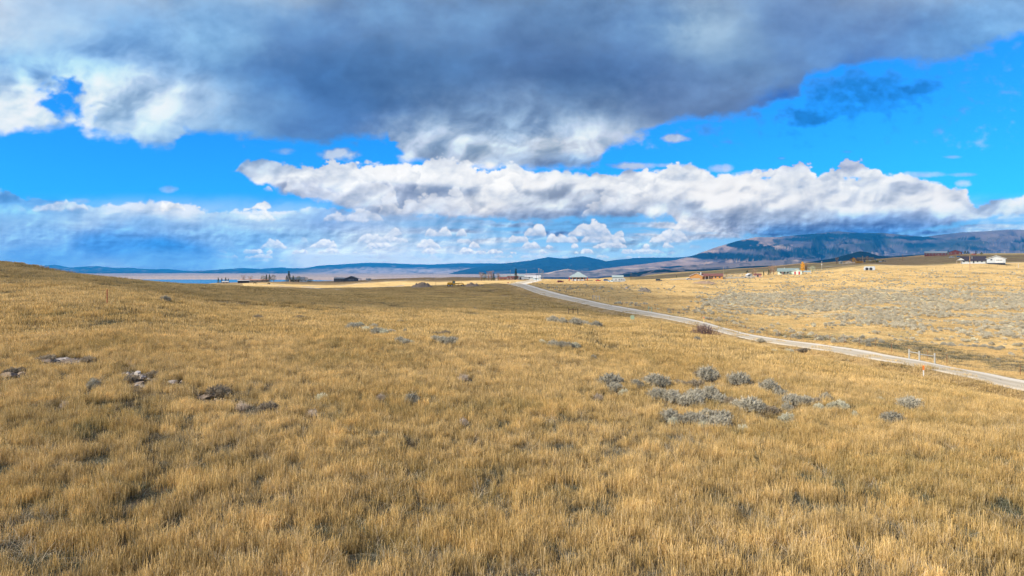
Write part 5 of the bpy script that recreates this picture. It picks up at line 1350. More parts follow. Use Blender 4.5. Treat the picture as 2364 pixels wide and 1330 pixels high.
def brown_house():
    e = site("brown_house", "dark brown house with a grey roof and front gable in the autumn-hedged yard", "house", 1990, 735, face(1990))
    block(e, -12, -4.5, -4, 6, 3.0, 2.3, 'y', M_BROWN, M_ROOFR, .6, walln="gable_wing")
    block(e, -4.5, 11, -2.5, 6, 3.2, 2.0, 'x', M_CHAR, mat("moss_shingles", (.10, .095, .08), .9, .2), .6, walln="main_wall")
    for x in (-10, -7): window(e, x, -4, 1, 1.2, 1.2)
    for x in (-2, 1, 4): window(e, x, -2.5, 1, 1.4, 1.2)
    MB().box(4.2, 8.6, -2.9, -2.55, 1.3, 2.4).build("awning", M_BLUEBOX, e)
    door(e, 7.5, -2.5, 1.1, 2.1, M_DARK)
brown_house()
small_house("plank_shed", "low tan gabled shed among the yellow hedges of the brown house", 1959, 722, 6, 4, 1.6, 1.1, M_TAN, M_PINK, 0, 'y', 1, None, "shed")
small_house("grey_shed", "small grey shed at the left end of the brown house's yard", 1941, 725, 3, 3, 2.0, .9, M_GREYW, M_LT, .3, 'y', 1, None, "shed")
# town cluster at the end of the road
TG = "small town buildings at the end of the gravel road"
small_house("town_house", "long white building with red trim left of the green conifer in the town cluster", 1190, 660, 17, 8, 3.0, 1.5, M_WHITE, M_CANOPY, 0, 'x', 4, 0, "house", door_m=M_REDDOOR)
small_house("town_house", "low pink-red house below the white building in the town cluster", 1184, 645, 10, 6, 2.0, 1.3, M_PINK, M_ROOFR, 0, 'x', 3, 2, "house")
small_house("town_shed", "long white metal shed right of the green conifer in the town cluster", 1222, 700, 23, 8, 2.6, 1.3, M_WHITE, M_TRIM, 0, 'x', 3, None, "shed")
small_house("town_house", "low white house at the left of the town cluster", 1169, 690, 12, 6, 2.2, 1.2, M_WHITE, M_CANOPY, .1, 'x', 3, 1, "house")
small_house("town_house", "small white block house between the conifer and the long white shed", 1204, 650, 4.5, 4, 2.4, .8, M_WHITE, M_TRIM, 0, 'y', 1, -1, "house")
small_house("town_shed", "small red-roofed outbuilding left of the town cluster", 1161, 620, 7, 4, 1.6, 1.2, M_ORANGE, M_ROOFR, 0, 'x', 2, None, "shed")
small_house("town_shed", "tiny tan hut left of the red-roofed outbuilding", 1146, 605, 2, 2, 2.0, .6, M_TAN, M_TRIM, 0, 'y', 0, None, "hut")
small_house("town_shed", "small pale box shed beside the road right of the town cluster", 1238, 600, 5, 4, 2.0, .8, M_BLUEBOX, M_TRIM, 0, 'x', 1, None, "shed")
# lakeside row
small_house("lake_shed", "long low white building at the left end of the lakeside row", 428, 600, 15, 5, 1.9, .6, M_WHITE, M_LT, 0, 'x', 5, None, "building")
small_house("lake_shed", "open-fronted dark shed with pinkish roof in the lakeside row", 562, 640, 10, 6, 2.3, .5, M_DARK, M_LT, 0, 'x', 0, None, "shed")
small_house("lake_shed", "long low stable with a grey-pink roof in the lakeside row", 588, 660, 26, 6, 2.0, .7, M_GREYW, M_PINK, 0, 'x', 6, None, "stable")
small_house("lake_house", "low pale cottage half hidden by the dark trees, left in the lakeside row", 520, 600, 5, 4, 1.7, .7, M_TAN, M_LT, 0, 'x', 2, None, "cottage")
small_house("lake_house", "tan house with a grey hip beside the dark spruce by the lake", 686, 660, 14, 8, 2.6, 1.9, M_TAN, M_CHARR, .1, 'x', 4, 1, "house")
small_house("lake_house", "small pale house right of the tan lakeside house", 700, 655, 7, 5, 1.9, 1.0, M_WHITE, M_LT, 0, 'y', 2, None, "house")

# ------------------------------------------------------------------ vehicles
def wheel(parent, x, y, r, w=.22, name="wheel"):
    o = MB().tube((x, y - w / 2, r), (x, y + w / 2, r), r, n=16).build(name, M_TYRE, parent)
    MB().tube((x, y - w / 2 - .02, r), (x, y + w / 2 + .02, r), r * .55, n=12).build("rim", M_SILVER, o)
def car(name, label, px, D, rz, m, kind="suv", cat="car"):
    e = site(name, label, cat, px, D, face(px) + rz, dz=.0)
    if kind == "suv": prof = [(-2.3, .35), (2.2, .35), (2.35, .75), (2.2, 1.0), (1.25, 1.08), (.6, 1.62), (-1.9, 1.66), (-2.3, 1.05)]; gl = [(1.05, 1.1), (.52, 1.55), (-1.82, 1.58), (-2.1, 1.1)]
    elif kind == "pickup": prof = [(-2.7, .4), (2.6, .4), (2.7, .85), (2.5, 1.08), (1.5, 1.15), (.95, 1.75), (-.5, 1.78), (-.65, 1.15), (-2.7, 1.12)]; gl = [(1.3, 1.17), (.85, 1.68), (-.42, 1.7), (-.5, 1.17)]
    else: prof = [(-2.1, .32), (2.1, .32), (2.2, .7), (1.9, .88), (1.0, .95), (.35, 1.4), (-1.1, 1.42), (-1.8, .98), (-2.15, .9)]; gl = [(.85, .97), (.28, 1.34), (-1.05, 1.36), (-1.55, .98)]
    MB().prism(prof, -.9, .9, 'y').build("body", m, e)
    MB().prism(gl, -.925, -.902, 'y').prism(gl, .902, .925, 'y').build("side_window", M_GLASS, e)
    for x in (-1.4, 1.4):
        for y in (-.85, .85): wheel(e, x, y, .36)
    MB().box(prof[2][0] - .05, prof[2][0] + .03, -.8, -.45, .7, .85).build("headlight", M_TRIM, e); MB().box(prof[2][0] - .05, prof[2][0] + .03, .45, .8, .7, .85).build("headlight", M_TRIM, e)
    return e
car("parked_car", "maroon car in the grass between the road end and the pavilion", 1294, 515, .25, M_MAROON, "suv")
car("parked_car", "bright red car left of the blue one, beside the camper", 1381, 545, .1, M_RED, "car")
car("parked_car", "blue car between the red car and the white camper", 1400, 540, .15, M_BLUE, "suv")
car("parked_car", "dark car parked left of the small white shed", 1716, 487, 0, M_DARK, "car")
car("parked_car", "silver and dark pickup on the slope below the red house", 2197, 780, .3, M_SILVER, "pickup", "pickup truck")
car("parked_car", "dark blue car right of the pickup below the red house", 2214, 775, .1, M_BLUE, "suv")
car("parked_car", "white car at the right end of the brown house's yard", 2030, 725, .2, M_SILVER, "car")
car("parked_car", "dark car beside the pale one at the right of the brown house's yard", 2040, 730, -.2, M_DARK, "car")
car("parked_truck", "bright red vehicle on the skyline right of the red house", 2248, 880, 0, M_RED, "pickup", "truck")
car("parked_car", "small dark car left of the lone grey pile near the orange house", 1521, 500, 0, M_DARK, "suv")
car("parked_car", "white car at the left corner of the orange ranch house", 1591, 490, .3, M_SILVER, "car")
def camper(name, label, px, D, L, rz=0.0, hgt=2.9):
    e = site(name, label, "camper", px, D, face(px) + rz)
    prof = [(-L / 2, .6), (L / 2 - .5, .6), (L / 2, 1.2), (L / 2 - .2, hgt - .35), (L / 2 - .7, hgt), (-L / 2 + .15, hgt), (-L / 2, hgt - .2)]
    MB().prism(prof, -1.25, 1.25, 'y').build("body", M_WHITE, e)
    MB().box(-L / 2 + .3, L / 2 - .6, -1.27, -1.252, 1.05, 1.2).build("side_stripe", M_DARK, e)
    for x, w in ((-L * .3, .7), (-L * .02, 1.0), (L * .18, 1.0), (L * .36, .5)): window(e, x, -1.25, 1.55, w, .65)
    MB().box(-L * .18, -L * .18 + .7, -1.30, -1.253, .75, 2.55).build("door", M_TRIM, e)
    for x in (-.6, .35): 
        for y in (-1.1, 1.1): wheel(e, x, y, .38)
    MB().box(L / 2 - .3, L / 2 + 1.1, -.08, .08, .5, .62).build("drawbar", M_DARK, e)
    return e
camper("white_camper", "long white camper trailer with dark windows in front of the pale shed", 1430, 500, 8.6, .05)
small_house("metal_shed", "pale metal shed standing right behind the long white camper", 1426, 512, 8, 5, 3.6, 1.1, M_CANOPY, M_CANOPY, 0, 'x', 0, None, "shed")
car("parked_truck", "pale blue-white pickup at the front of the long white camper", 1412, 502, .05, M_BLUEBOX, "pickup", "truck")
camper("white_camper", "small white camper above the yellow hedge right of the brown house", 2018, 735, 5.0, 0, 2.8)
camper("white_camper", "small white trailer on the skyline right of the charcoal barn", 851, 690, 5.4, 0, 2.7)
def stock_trailer():
    e = site("box_trailer", "low white box trailer showing two dark round wheel arches", "trailer", 2007, 486, face(2007), dz=-.3)
    MB().prism([(-3.6, .3), (3.6, .3), (3.6, 3.0), (-2.9, 3.0), (-3.6, 2.2)], -1.2, 1.2, 'y').build("body", M_WHITE, e)
    for x in (-1.55, .95):
        o = MB().tube((x, -1.33, 1.15), (x, -1.19, 1.15), 1.02, n=20).build("wheel_arch", M_DARK, e)
        MB().tube((x, -1.36, 1.05), (x, -1.31, 1.05), .62, n=16).build("wheel", M_TYRE, o)
    MB().box(3.6, 4.7, -.08, .08, .5, .65).build("drawbar", M_DARK, e)
stock_trailer()

# ------------------------------------------------------------------ yellow road grader on the knoll
def grader():
    e = site("road_grader", "yellow motor grader with a glazed cab parked on the dark knoll", "road grader", 1050.5, 372, face(1050) + .08, dz=.1)
    MB().prism([(-4.2, .95), (-1.6, .95), (-1.5, 1.35), (-1.5, 2.35), (-3.9, 2.3), (-4.25, 1.9)], -.95, .95, 'y').build("engine_hood", M_YEL, e)
    cb = MB().box(-1.5, .1, -.8, .8, 1.0, 1.75).box(-1.5, -1.38, -.8, -.68, 1.75, 3.15).box(-.06, .06, -.8, -.68, 1.75, 3.15).box(-1.5, -1.38, .68, .8, 1.75, 3.15).box(-.06, .06, .68, .8, 1.75, 3.15).box(-1.65, .25, -.95, .95, 3.15, 3.3).build("cab", M_YEL, e)
    MB().box(-1.36, -.08, -.75, .75, 1.76, 3.14).build("cab_glass", mat("cab_glass", (.20, .26, .20), .15, .1, spec=.6), cb)
    b = MB().box(.0, 1.2, -.22, .22, 1.5, 2.0)
    b.prism([(1.1, 1.55), (1.1, 2.05), (4.0, 2.0), (4.7, 1.7), (4.7, 1.1), (4.3, 1.1), (4.2, 1.5), (3.9, 1.62)], -.2, .2, 'y'); b.build("front_frame", M_YEL, e)
    MB().tube((1.2, -.5, 1.9), (2.1, -.5, 1.0), .07).tube((1.2, .5, 1.9), (2.1, .5, 1.0), .07).tube((4.2, 0, 1.2), (1.7, 0, .8), .12).build("drawbar", M_YEL, e)
    MB().prism([(1.6, .12), (1.85, .1), (1.7, .45), (1.82, .8), (1.6, .75), (1.5, .45)], -1.9, 1.9, 'y').build("blade", M_RUST, e)
    MB().tube((-3.1, .3, 2.3), (-3.1, .3, 3.0), .09).build("exhaust_pipe", M_RUST, e)
    MB().tube((-2.4, -.3, 2.3), (-2.4, -.3, 2.7), .12).build("air_intake", M_DARK, e)
    MB().box(4.7, 4.95, -1.0, 1.0, .9, 1.3).build("front_bumper", M_YEL, e)
    for x in (-3.5, -1.9):
        for y in (-1.05, 1.05): wheel(e, x, y, .66, .38)
    for y in (-1.0, 1.0): wheel(e, 4.0, y, .62, .34)
    for x in (3.55,): MB().tube((x, -.3, 1.8), (x, -.3, 2.5), .05).build("lamp_post", M_DARK, e)
grader()
def mound(px, D, L, hgt, m, label, rz=0.0):
    x, y, z = onray(px, D); rs = np.random.RandomState(int(px)); n = 26; V = []; Fc = []
    for i in range(n + 1):
        for j in range(n + 1):
            a, b = i / n * 2 - 1, j / n * 2 - 1; rr = max(0, 1 - (a * a + b * b)); px_, py_ = a * L / 2, b * L * .35
            k = .75 + .6 * float(perlin(a * 2.5 + px, b * 2.5)) + .35 * float(perlin(a * 7 + px, b * 7))
            V.append((px_, py_, hgt * (rr ** 1.1) * k - .1 + (h1(x + px_, y + py_) - z)))
    for i in range(n):
        for j in range(n): q = i * (n + 1) + j; Fc.append((q, q + n + 1, q + n + 2, q + 1))
    o = mesh_obj("soil_mound", V, Fc, m, smooth=True); o.location = (x, y, z); tag(o, label, "soil mound")
mound(974, 378, 13, 3.2, M_SOIL, "dark heap of dug soil left of the yellow grader")
mound(1090, 366, 9, 1.9, M_SOIL, "low dark heap of soil right of the yellow grader")
mound(1112, 368, 4, 1.0, M_SOIL, "small spill of soil at the right end of the low dark heap")
mound(1488, 345, 7.5, 2.0, mat("gravel_heap", (.26, .22, .17), 1, .2, 3, .5), "grey-brown gravel heap on the tan flat beyond the road")
mound(1446, 360, 2.2, 1.0, M_ROCK, "small brown earth pile left of the gravel heap")
mound(1627, 430, 16, 1.9, mat("reddish_soil", (.30, .21, .14), 1, .25, 3, .5, col2=(.42, .30, .20)), "wide low reddish earth bank below the orange ranch house")

# ------------------------------------------------------------------ poles, posts, signs
def pole(px, D, hp, label, m=M_POLE, arm=1.6, name="utility_pole", base=None, top=None, r=.14):
    e = site(name, label, "utility pole", px, D)
    MB().tube((0, 0, -.5), (0, 0, hp), r * 1.2, r * .8, 10).build("pole", m, e)
    if arm:
        c = MB().box(-arm / 2, arm / 2, -.06, .06, hp - .7, hp - .55).build("crossarm", m, e)
        for x in (-arm / 2 + .1, 0, arm / 2 - .1): MB().tube((x, 0, hp - .55), (x, 0, hp - .3), .06, n=6).build("insulator", M_LT, c)
    if top: MB().box(-.35, .35, -.3, .3, hp * top, hp * top + 1.1).build("transformer", M_LT, e)
    return e
pole(1006, 430, 5.6, "thin pale pole standing in the bright strip behind the soil heap", arm=0, r=.09)
pole(1244, 560, 10.5, "leftmost tall pole of the trio by the road end", M_WOOD)
pole(1249, 590, 9.8, "pale middle pole of the trio by the road end", M_GREYW)
pole(1253.5, 610, 8.6, "rightmost and shortest pole of the trio by the road end", M_WOOD)
pole(1239, 545, 6.4, "short dark pole left of the trio by the road end", M_BROWN, 0, r=.1)
pole(1456.5, 520, 6.2, "slim dark pole right of the long white camper", M_BROWN, .9, r=.1)
pole(1670, 520, 8.6, "thin pale pole behind the right end of the orange ranch house", M_WOOD, .8, r=.1)
pole(1897, 560, 7.5, "grey pole with a white box at mid height right of the round pale tree", M_GREYW, .9, top=.55, r=.12)
pole(1991.5, 640, 8.0, "slim brown pole right of and above the white box trailer", M_POLE, 1.0, r=.12)
pole(2239, 480, 10.2, "stout orange-brown pole in front of the long white house", M_POLE, .0, r=.22)
pole(2084.0, 760, 7.0, "thin red-brown pole on the skyline left of the red barn", M_RUST, 1.0, r=.12)
pole(2351, 500, 3.2, "short pale post at the right edge of the slope", M_LT, 0, "marker_post", r=.16)
pole(1215, 620, 9.0, "pale pole above the long white shed in the town cluster", M_GREYW, 1.0, r=.1)
pole(1178, 640, 9.0, "pale pole left of the green conifer in the town cluster", M_GREYW, 1.0, r=.1)

def post_thing(name, label, cat, px, y, parts, rz=0.0):
    x, D, z = at(px, y); e = empty(name, (x, D, z), face(px) + rz); tag(e, label, cat)
    for nm, mb, m in parts: mb.build(nm, m, e)
    BARE.append((x, D, .35)); return e
M_OR = mat("orange_plastic", (.80, .16, .025), .5, .03); M_ORR = mat("rust_red_stake", (.36, .09, .045), .8, .15, 8)
post_thing("marker_post", "upright marker with orange top and white lower half beside the gravel road", "marker", 2132, 872, [
    ("orange_top", MB().box(-.075, .075, -.012, .012, .82, 1.32), M_OR), ("white_stem", MB().box(-.055, .055, -.011, .011, -.2, .819), M_TRIM)])
BARE.append(tuple(at(2132, 876)[:2]) + (.9,))
post_thing("survey_stake", "thin rust-red stake standing alone on the left slope", "stake", 247, 706, [("stake", MB().tube((0, 0, -.3), (.02, 0, 1.6), .05, .045, 6), M_ORR)])
e = post_thing("utility_pedestal", "pale green cable pedestal on the near verge of the road", "utility box", 1460, 741, [("box", MB().box(-.34, .34, -.3, .3, -.2, .85), mat("pale_green_metal", (.30, .40, .27), .6, .05)), ("lid", MB().prism([(-.37, .852), (.37, .852), (.3, .97), (-.3, .97)], -.32, .32, 'y'), mat("pale_green_metal", (.48, .6, .45)))])
post_thing("marker_post", "thin yellow marker with an orange top across the road from the purple shrub", "marker", 1625, 747, [("orange_top", MB().box(-.08, .08, -.02, .02, 1.15, 1.5), M_OR), ("stem", MB().box(-.06, .06, -.018, .018, -.2, 1.149), mat("yellow_plastic", (.72, .58, .22), .5, .04))])
post_thing("fence_corner_post", "dark steel post standing alone in grass before the road", "post", 1526, 776, [("post", MB().tube((0, 0, -.3), (0, 0, 1.35), .035, n=6), M_BROWN)])
# H-shaped timber brace by the road
def h_brace(label, pxs, ys, hgt, m, rail_z, r=.11, name="timber_brace", group=None):
    pts = [at(a, b) for a, b in zip(pxs, ys)]; x0, y0, z0 = pts[0]
    e = empty(name, (x0, y0, z0)); tag(e, label, "fence brace")
    for (x, y, z) in pts: MB().tube((x - x0, y - y0, z - z0 - .4), (x - x0, y - y0, z - z0 + hgt), r * 1.1, r, 10).build("post", m, e)
    for a, b, k in zip(pts[:-1], pts[1:], rail_z):
        MB().tube((a[0] - x0, a[1] - y0, a[2] - z0 + k), (b[0] - x0, b[1] - y0, b[2] - z0 + k), r * .62, n=8).build("rail", m, e)
    return e
h_brace("grey timber H-brace of three posts and two rails on the far verge of the road", (2099, 2122.5, 2158), (830, 835, 840), 1.45, M_GREYW, (1.12, 1.02))
h_brace("pale timber gate brace in the fence beyond the road, near the curve", (1369, 1376, 1384), (692, 692.5, 693), 1.7, M_LT, (1.4, 1.4), .10)
h_brace("greenish timber brace in the fence line right of the pale gate brace", (1497, 1504.5), (720, 722.5), 1.65, mat("green_timber", (.30, .36, .25), .9, .1), (1.3,), .10)
h_brace("dark timber brace in the brown grass below the road curve", (1313, 1323, 1334), (728, 728.5, 729), 1.4, M_BROWN, (1.1, 1.1), .07)

def wire_fence(label, pts, gap, hgt, m, wires=4, r=.035, jit=0):
    L = np.array(pts, float); L = _smooth_line(L, 200) if len(L) > 2 else np.stack([np.linspace(L[0, k], L[1, k], 200) for k in (0, 1)], 1)
    s = np.r_[0, np.cumsum(np.hypot(*np.diff(L, axis=0).T))]; n = int(s[-1] / gap) + 1; q = np.linspace(0, s[-1], n)
    X = np.interp(q, s, L[:, 0]); Y = np.interp(q, s, L[:, 1]); Z = h(X, Y); P = np.stack([X - X[0], Y - Y[0], Z - Z[0]], 1)
    e = empty("wire_fence", (X[0], Y[0], Z[0])); tag(e, label, "fence")
    for i in range(n):
        a = P[i]; rr = r * (1 + .3 * random.random())
        MB().tube((a[0], a[1], a[2] - .3), (a[0] + random.uniform(-.04, .04), a[1], a[2] + hgt * random.uniform(.93, 1.05)), rr, n=6).build("post", m, e)
    for k in range(wires):
        b = MB(); zz = hgt * (.95 - k * .24)
        for i in range(n - 1): b.tube((P[i, 0], P[i, 1], P[i, 2] + zz), (P[i + 1, 0], P[i + 1, 1], P[i + 1, 2] + zz), .007, n=3, cap=False)
        b.build("wire", M_WIRE, e)
    return e
offs = ROADL.copy(); T_ = np.gradient(ROADL, axis=0); T_ /= np.hypot(*T_.T)[:, None]; RF = ROADL + np.stack([T_[:, 1], -T_[:, 0]], 1) * 9.5
sel = lambda y0, y1: RF[(RF[:, 1] > y0) & (RF[:, 1] < y1)][::6]
wire_fence("wire fence along the far verge between the pale gate brace and the timber H-brace", sel(97, 235), 4.0, 1.35, M_RUST, 4, .028)
wire_fence("wire fence along the far verge right of the timber H-brace", sel(55, 88), 5.0, 1.3, M_RUST, 3, .03)
wire_fence("wire fence from the pale gate brace up towards the road end", sel(242, 420), 5.0, 1.3, M_BROWN, 3, .05)
wire_fence("wire fence crossing the tan flat rightwards from the pale gate brace", [at(1390, 690)[:2], at(1470, 690)[:2], at(1640, 690)[:2]], 9.0, 1.3, M_BROWN, 3, .05)
wire_fence("dark wire fence on the slope below the long white house", [onray(2140, 500)[:2], onray(2239, 505)[:2], onray(2364, 510)[:2]], 7.0, 1.4, M_BROWN, 3, .06)
def mailboxes():
    xs, ys, zs = onray(1185, 396); e0 = empty("mailbox_row", (xs, ys, zs)); tag(e0, "row of dark mailboxes on a plank beside the road's crest", "mailboxes")
    MB().box(-1.4, 1.4, -.1, .1, .95, 1.03).build("plank", M_WOOD, e0)
    for x in (-1.2, 1.2): MB().box(x - .06, x + .06, -.06, .06, -.3, .95).build("post", M_WOOD, e0)
    for i in range(5):
        x = -1.1 + i * .55
        MB().prism([(x - .12, 1.032), (x + .12, 1.032), (x + .12, 1.2), (x + .07, 1.3), (x - .07, 1.3), (x - .12, 1.2)], -.28, .28, 'y').build("mailbox", M_DARK, e0)
mailboxes()
post_thing("small_sign", "small red sign by the road crest left of the mailboxes", "sign", 1173, 657, [("board", MB().box(-.35, .35, -.02, .02, .7, 1.25), M_RED), ("post", MB().tube((0, .03, -.3), (0, .03, .7), .04), M_WOOD)])

# ------------------------------------------------------------------ trees
def tree(px, D, hgt, wd, kind, label, group=None):
    x, y, z = onray(px, D); e = empty({"spruce": "spruce_tree", "yellow": "aspen_tree", "bare": "bare_tree", "round": "round_tree", "broad": "broadleaf_tree"}[kind], (x, y, z)); tag(e, label, "tree", group)
    rs = np.random.RandomState(int(px * 3 + D)); n = 420
    MB().tube((0, 0, -.3), (0, 0, hgt * (.85 if kind in ("spruce", "bare") else .5)), .03 * hgt + .04, .03, 7).build("trunk", M_BROWN, e)
    if kind == "spruce":
        t = rs.rand(n) ** .8; r = wd / 2 * (1 - t) * rs.uniform(.3, 1.0, n) + .05; zz = hgt * (.06 + .94 * t); m = leaf_mat("spruce_needles", (.03, .055, .03), (.07, .11, .05)) if "sp" not in _TL else _TL["sp"]; _TL["sp"] = m
        dz = -.12 * r
    elif kind == "yellow":
        t = rs.rand(n); r = wd / 2 * np.sin(np.pi * np.clip(t * .9 + .1, 0, 1)) ** .6 * np.sqrt(rs.rand(n)); zz = hgt * (.12 + .88 * t); m = _TL.setdefault("ye", leaf_mat("yellow_leaves", (.62, .32, .02), (.88, .52, .04), .3)); dz = 0 * r
    elif kind == "bare":
        t = rs.rand(n); r = wd / 2 * (.25 + .75 * t) * np.sqrt(rs.rand(n)); zz = hgt * (.2 + .8 * t); m = _TL.setdefault("ba", leaf_mat("bare_twigs", (.26, .17, .12), (.42, .29, .20))); dz = 0 * r
    elif kind == "round":
        t = rs.rand(n); r = wd / 2 * np.sqrt(np.clip(1 - (2 * t - 1) ** 2, 0, 1)) * rs.uniform(.5, 1, n); zz = hgt * (.18 + .82 * t); m = _TL.setdefault("ro", leaf_mat("silver_leaves", (.30, .34, .22), (.56, .58, .40))); dz = 0 * r
    else:
        t = rs.rand(n); r = wd / 2 * np.sqrt(np.clip(1 - (2 * t - 1) ** 2, 0, 1)) * rs.uniform(.4, 1.05, n); zz = hgt * (.2 + .8 * t); m = _TL.setdefault("br", leaf_mat("dull_green_leaves", (.06, .07, .035), (.16, .16, .075))); dz = 0 * r
    th = rs.uniform(0, 6.28, n); P = np.stack([r * np.cos(th), r * np.sin(th), zz + dz], 1)
    sz = (.10 if kind != "bare" else .16) * max(hgt, wd) * .6
    d = rs.normal(0, 1, (n, 3)); d[:, 2] = np.abs(d[:, 2]) * (1.6 if kind == "bare" else .5); d /= np.linalg.norm(d, axis=1)[:, None]
    a, b = strips(P, P + d * sz, sz * (.33 if kind != "bare" else .07), rs)
    o = mesh_obj("crown", a, b, m, e); o.data.attributes.new("rnd", 'FLOAT', 'POINT').data.foreach_set("value", np.repeat(rs.rand(n), 4).astype(np.float32))
    return e
_TL = {}
for a in [(504, 600, 5.5, 3.0, "spruce", "dark spruce leftmost of the tree clump in the lakeside row"), (512, 602, 5.0, 3.4, "spruce", "dark spruce second in the lakeside clump"), (521, 601, 5.6, 3.6, "spruce", "dark spruce third in the lakeside clump"), (527, 603, 4.6, 3.2, "spruce", "dark spruce at the right of the lakeside clump"),
          (562, 655, 7.0, 6.0, "bare", "bare grey tree behind the open dark shed by the lake"), (578, 660, 6.0, 6.0, "bare", "bare tree behind the long lakeside stable"), (607, 655, 6.0, 5.0, "broad", "dull green tree at the left of the group by the stable's end"), (615, 656, 7.0, 4.6, "spruce", "dark conifer in the group by the stable's end"), (622, 655, 7.0, 4.6, "spruce", "second dark conifer in the group by the stable's end"), (631, 655, 6.5, 6.0, "broad", "dull green tree at the right of the group by the stable's end"),
          (667, 650, 10.0, 6.5, "spruce", "tallest dark spruce beside the tan lakeside house"), (662, 652, 6.0, 5.0, "spruce", "short dark spruce left of the tallest lakeside one"), (677, 646, 6.0, 4.5, "spruce", "dark spruce in front of the tan lakeside house"), (689, 648, 5.5, 5.0, "broad", "dull green tree in front of the tan lakeside house's right end"), (707, 655, 4.5, 4.5, "broad", "low dark tree at the right end of the tan lakeside house"), (716, 656, 3.0, 6.0, "broad", "low dark bushy tree right of the lakeside houses"),
          (776, 700, 4.8, 3.0, "bare", "thin bare tree left of the charcoal barn's wing"), (782, 702, 4.2, 3.0, "bare", "second thin bare tree left of the charcoal barn's wing"),
          (1111, 560, 7.0, 5.0, "bare", "grey bare tree at the left of the tree row before the town"), (1118, 565, 6.2, 5.0, "broad", "dull green tree in the row before the town"), (1128, 560, 7.5, 4.5, "bare", "orange-brown bare tree in the row before the town"), (1135, 562, 8.0, 4.5, "bare", "tallest orange-brown bare tree in the row before the town"), (1140, 560, 6.0, 3.0, "spruce", "green conifer closing the tree row before the town"), (1150, 600, 6.5, 3.5, "bare", "bare tree by the tiny tan hut"),
          (1191, 640, 10.0, 4.6, "spruce", "tall green conifer in the middle of the town cluster"),
          (1738, 505, 4.8, 5.0, "bare", "tawny bare tree right of the small white shed"), (1744, 508, 5.0, 4.5, "bare", "greyer bare tree behind the pink-posted shelter"), (1763, 500, 3.4, 1.5, "spruce", "small conifer left in the yard row"), (1775, 500, 4.2, 2.0, "spruce", "taller small conifer in the yard row"), (1779, 510, 6.2, 4.0, "bare", "reddish bare tree left of the green-roofed house"), (1786, 508, 6.6, 4.4, "bare", "second reddish bare tree left of the green-roofed house"),
          (1853, 518, 8.2, 3.2, "yellow", "bright yellow autumn tree behind the carport"), (1861, 520, 7.0, 3.6, "bare", "pinkish bare tree right of the bright yellow one"), (1876, 512, 5.0, 4.4, "round", "round silvery green tree right of the carport"),
          (1932, 728, 7.0, 4.0, "bare", "dark bare tree at the left of the brown house's yard"), (1971, 722, 5.5, 4.0, "yellow", "dull yellow tree before the brown house's gable"), (2002, 722, 6.5, 3.0, "bare", "bare tree at the right end of the brown house"),
          (2189, 890, 6.5, 3.0, "spruce", "dark conifer between the two red buildings"), (2228, 900, 4.4, 6.0, "spruce", "first dark conifer right of the red house on the skyline"), (2234, 900, 4.0, 5.0, "spruce", "second dark conifer right of the red house on the skyline"), (2253, 885, 5.2, 3.0, "spruce", "dark conifer beside the red vehicle on the skyline"), (2266, 900, 3.0, 6.0, "spruce", "low dark conifer rightmost on the skyline"),
          (1562, 640, 2.6, 1.6, "spruce", "lone dark dot of a conifer on the upland left of the orange house"), (1725, 720, 2.4, 4.4, "spruce", "lone dark juniper on the upland above the small white shed")]:
    tree(a[0], a[1], a[2], a[3], a[4], a[5])
def hedge(px, D, L, hgt, kind, label):
    x, y, z = onray(px, D); rs = np.random.RandomState(int(px)); n = 700
    P = np.stack([rs.uniform(-L / 2, L / 2, n), rs.normal(0, .6, n), hgt * rs.rand(n) * (.75 + .25 * np.sin(rs.uniform(0, 6, n)))], 1); d = rs.normal(0, 1, (n, 3)); d /= np.linalg.norm(d, axis=1)[:, None]
    m = _TL.setdefault(kind, leaf_mat("hedge_" + kind, *{"amber": ((.40, .22, .04), (.62, .36, .07)), "straw": ((.42, .33, .15), (.60, .47, .22)), "olive": ((.12, .12, .04), (.26, .23, .08))}[kind]))
    a, b = strips(P, P + d * .6, .24, rs); o = mesh_obj("hedge", a, b, m); o.location = (x, y, z); o.rotation_euler = (0, 0, face(px)); tag(o, label, "hedge")
    o.data.attributes.new("rnd", 'FLOAT', 'POINT').data.foreach_set("value", np.repeat(rs.rand(n), 4).astype(np.float32))
hedge(1984, 715, 7, 2.2, "amber", "amber autumn hedge in front of the brown house")
hedge(2010, 715, 9, 2.8, "straw", "pale straw-coloured hedge right of the amber one")
hedge(2022, 716, 5, 2.2, "olive", "olive green hedge at the right end of the brown house's yard")
rail_fence("yard_fence", "pale plank fence along the front of the brown house's yard", [onray(1944, 705)[:2], onray(1974, 703)[:2]], 2.6, 1.6, M_TAN, 4, solid=True)

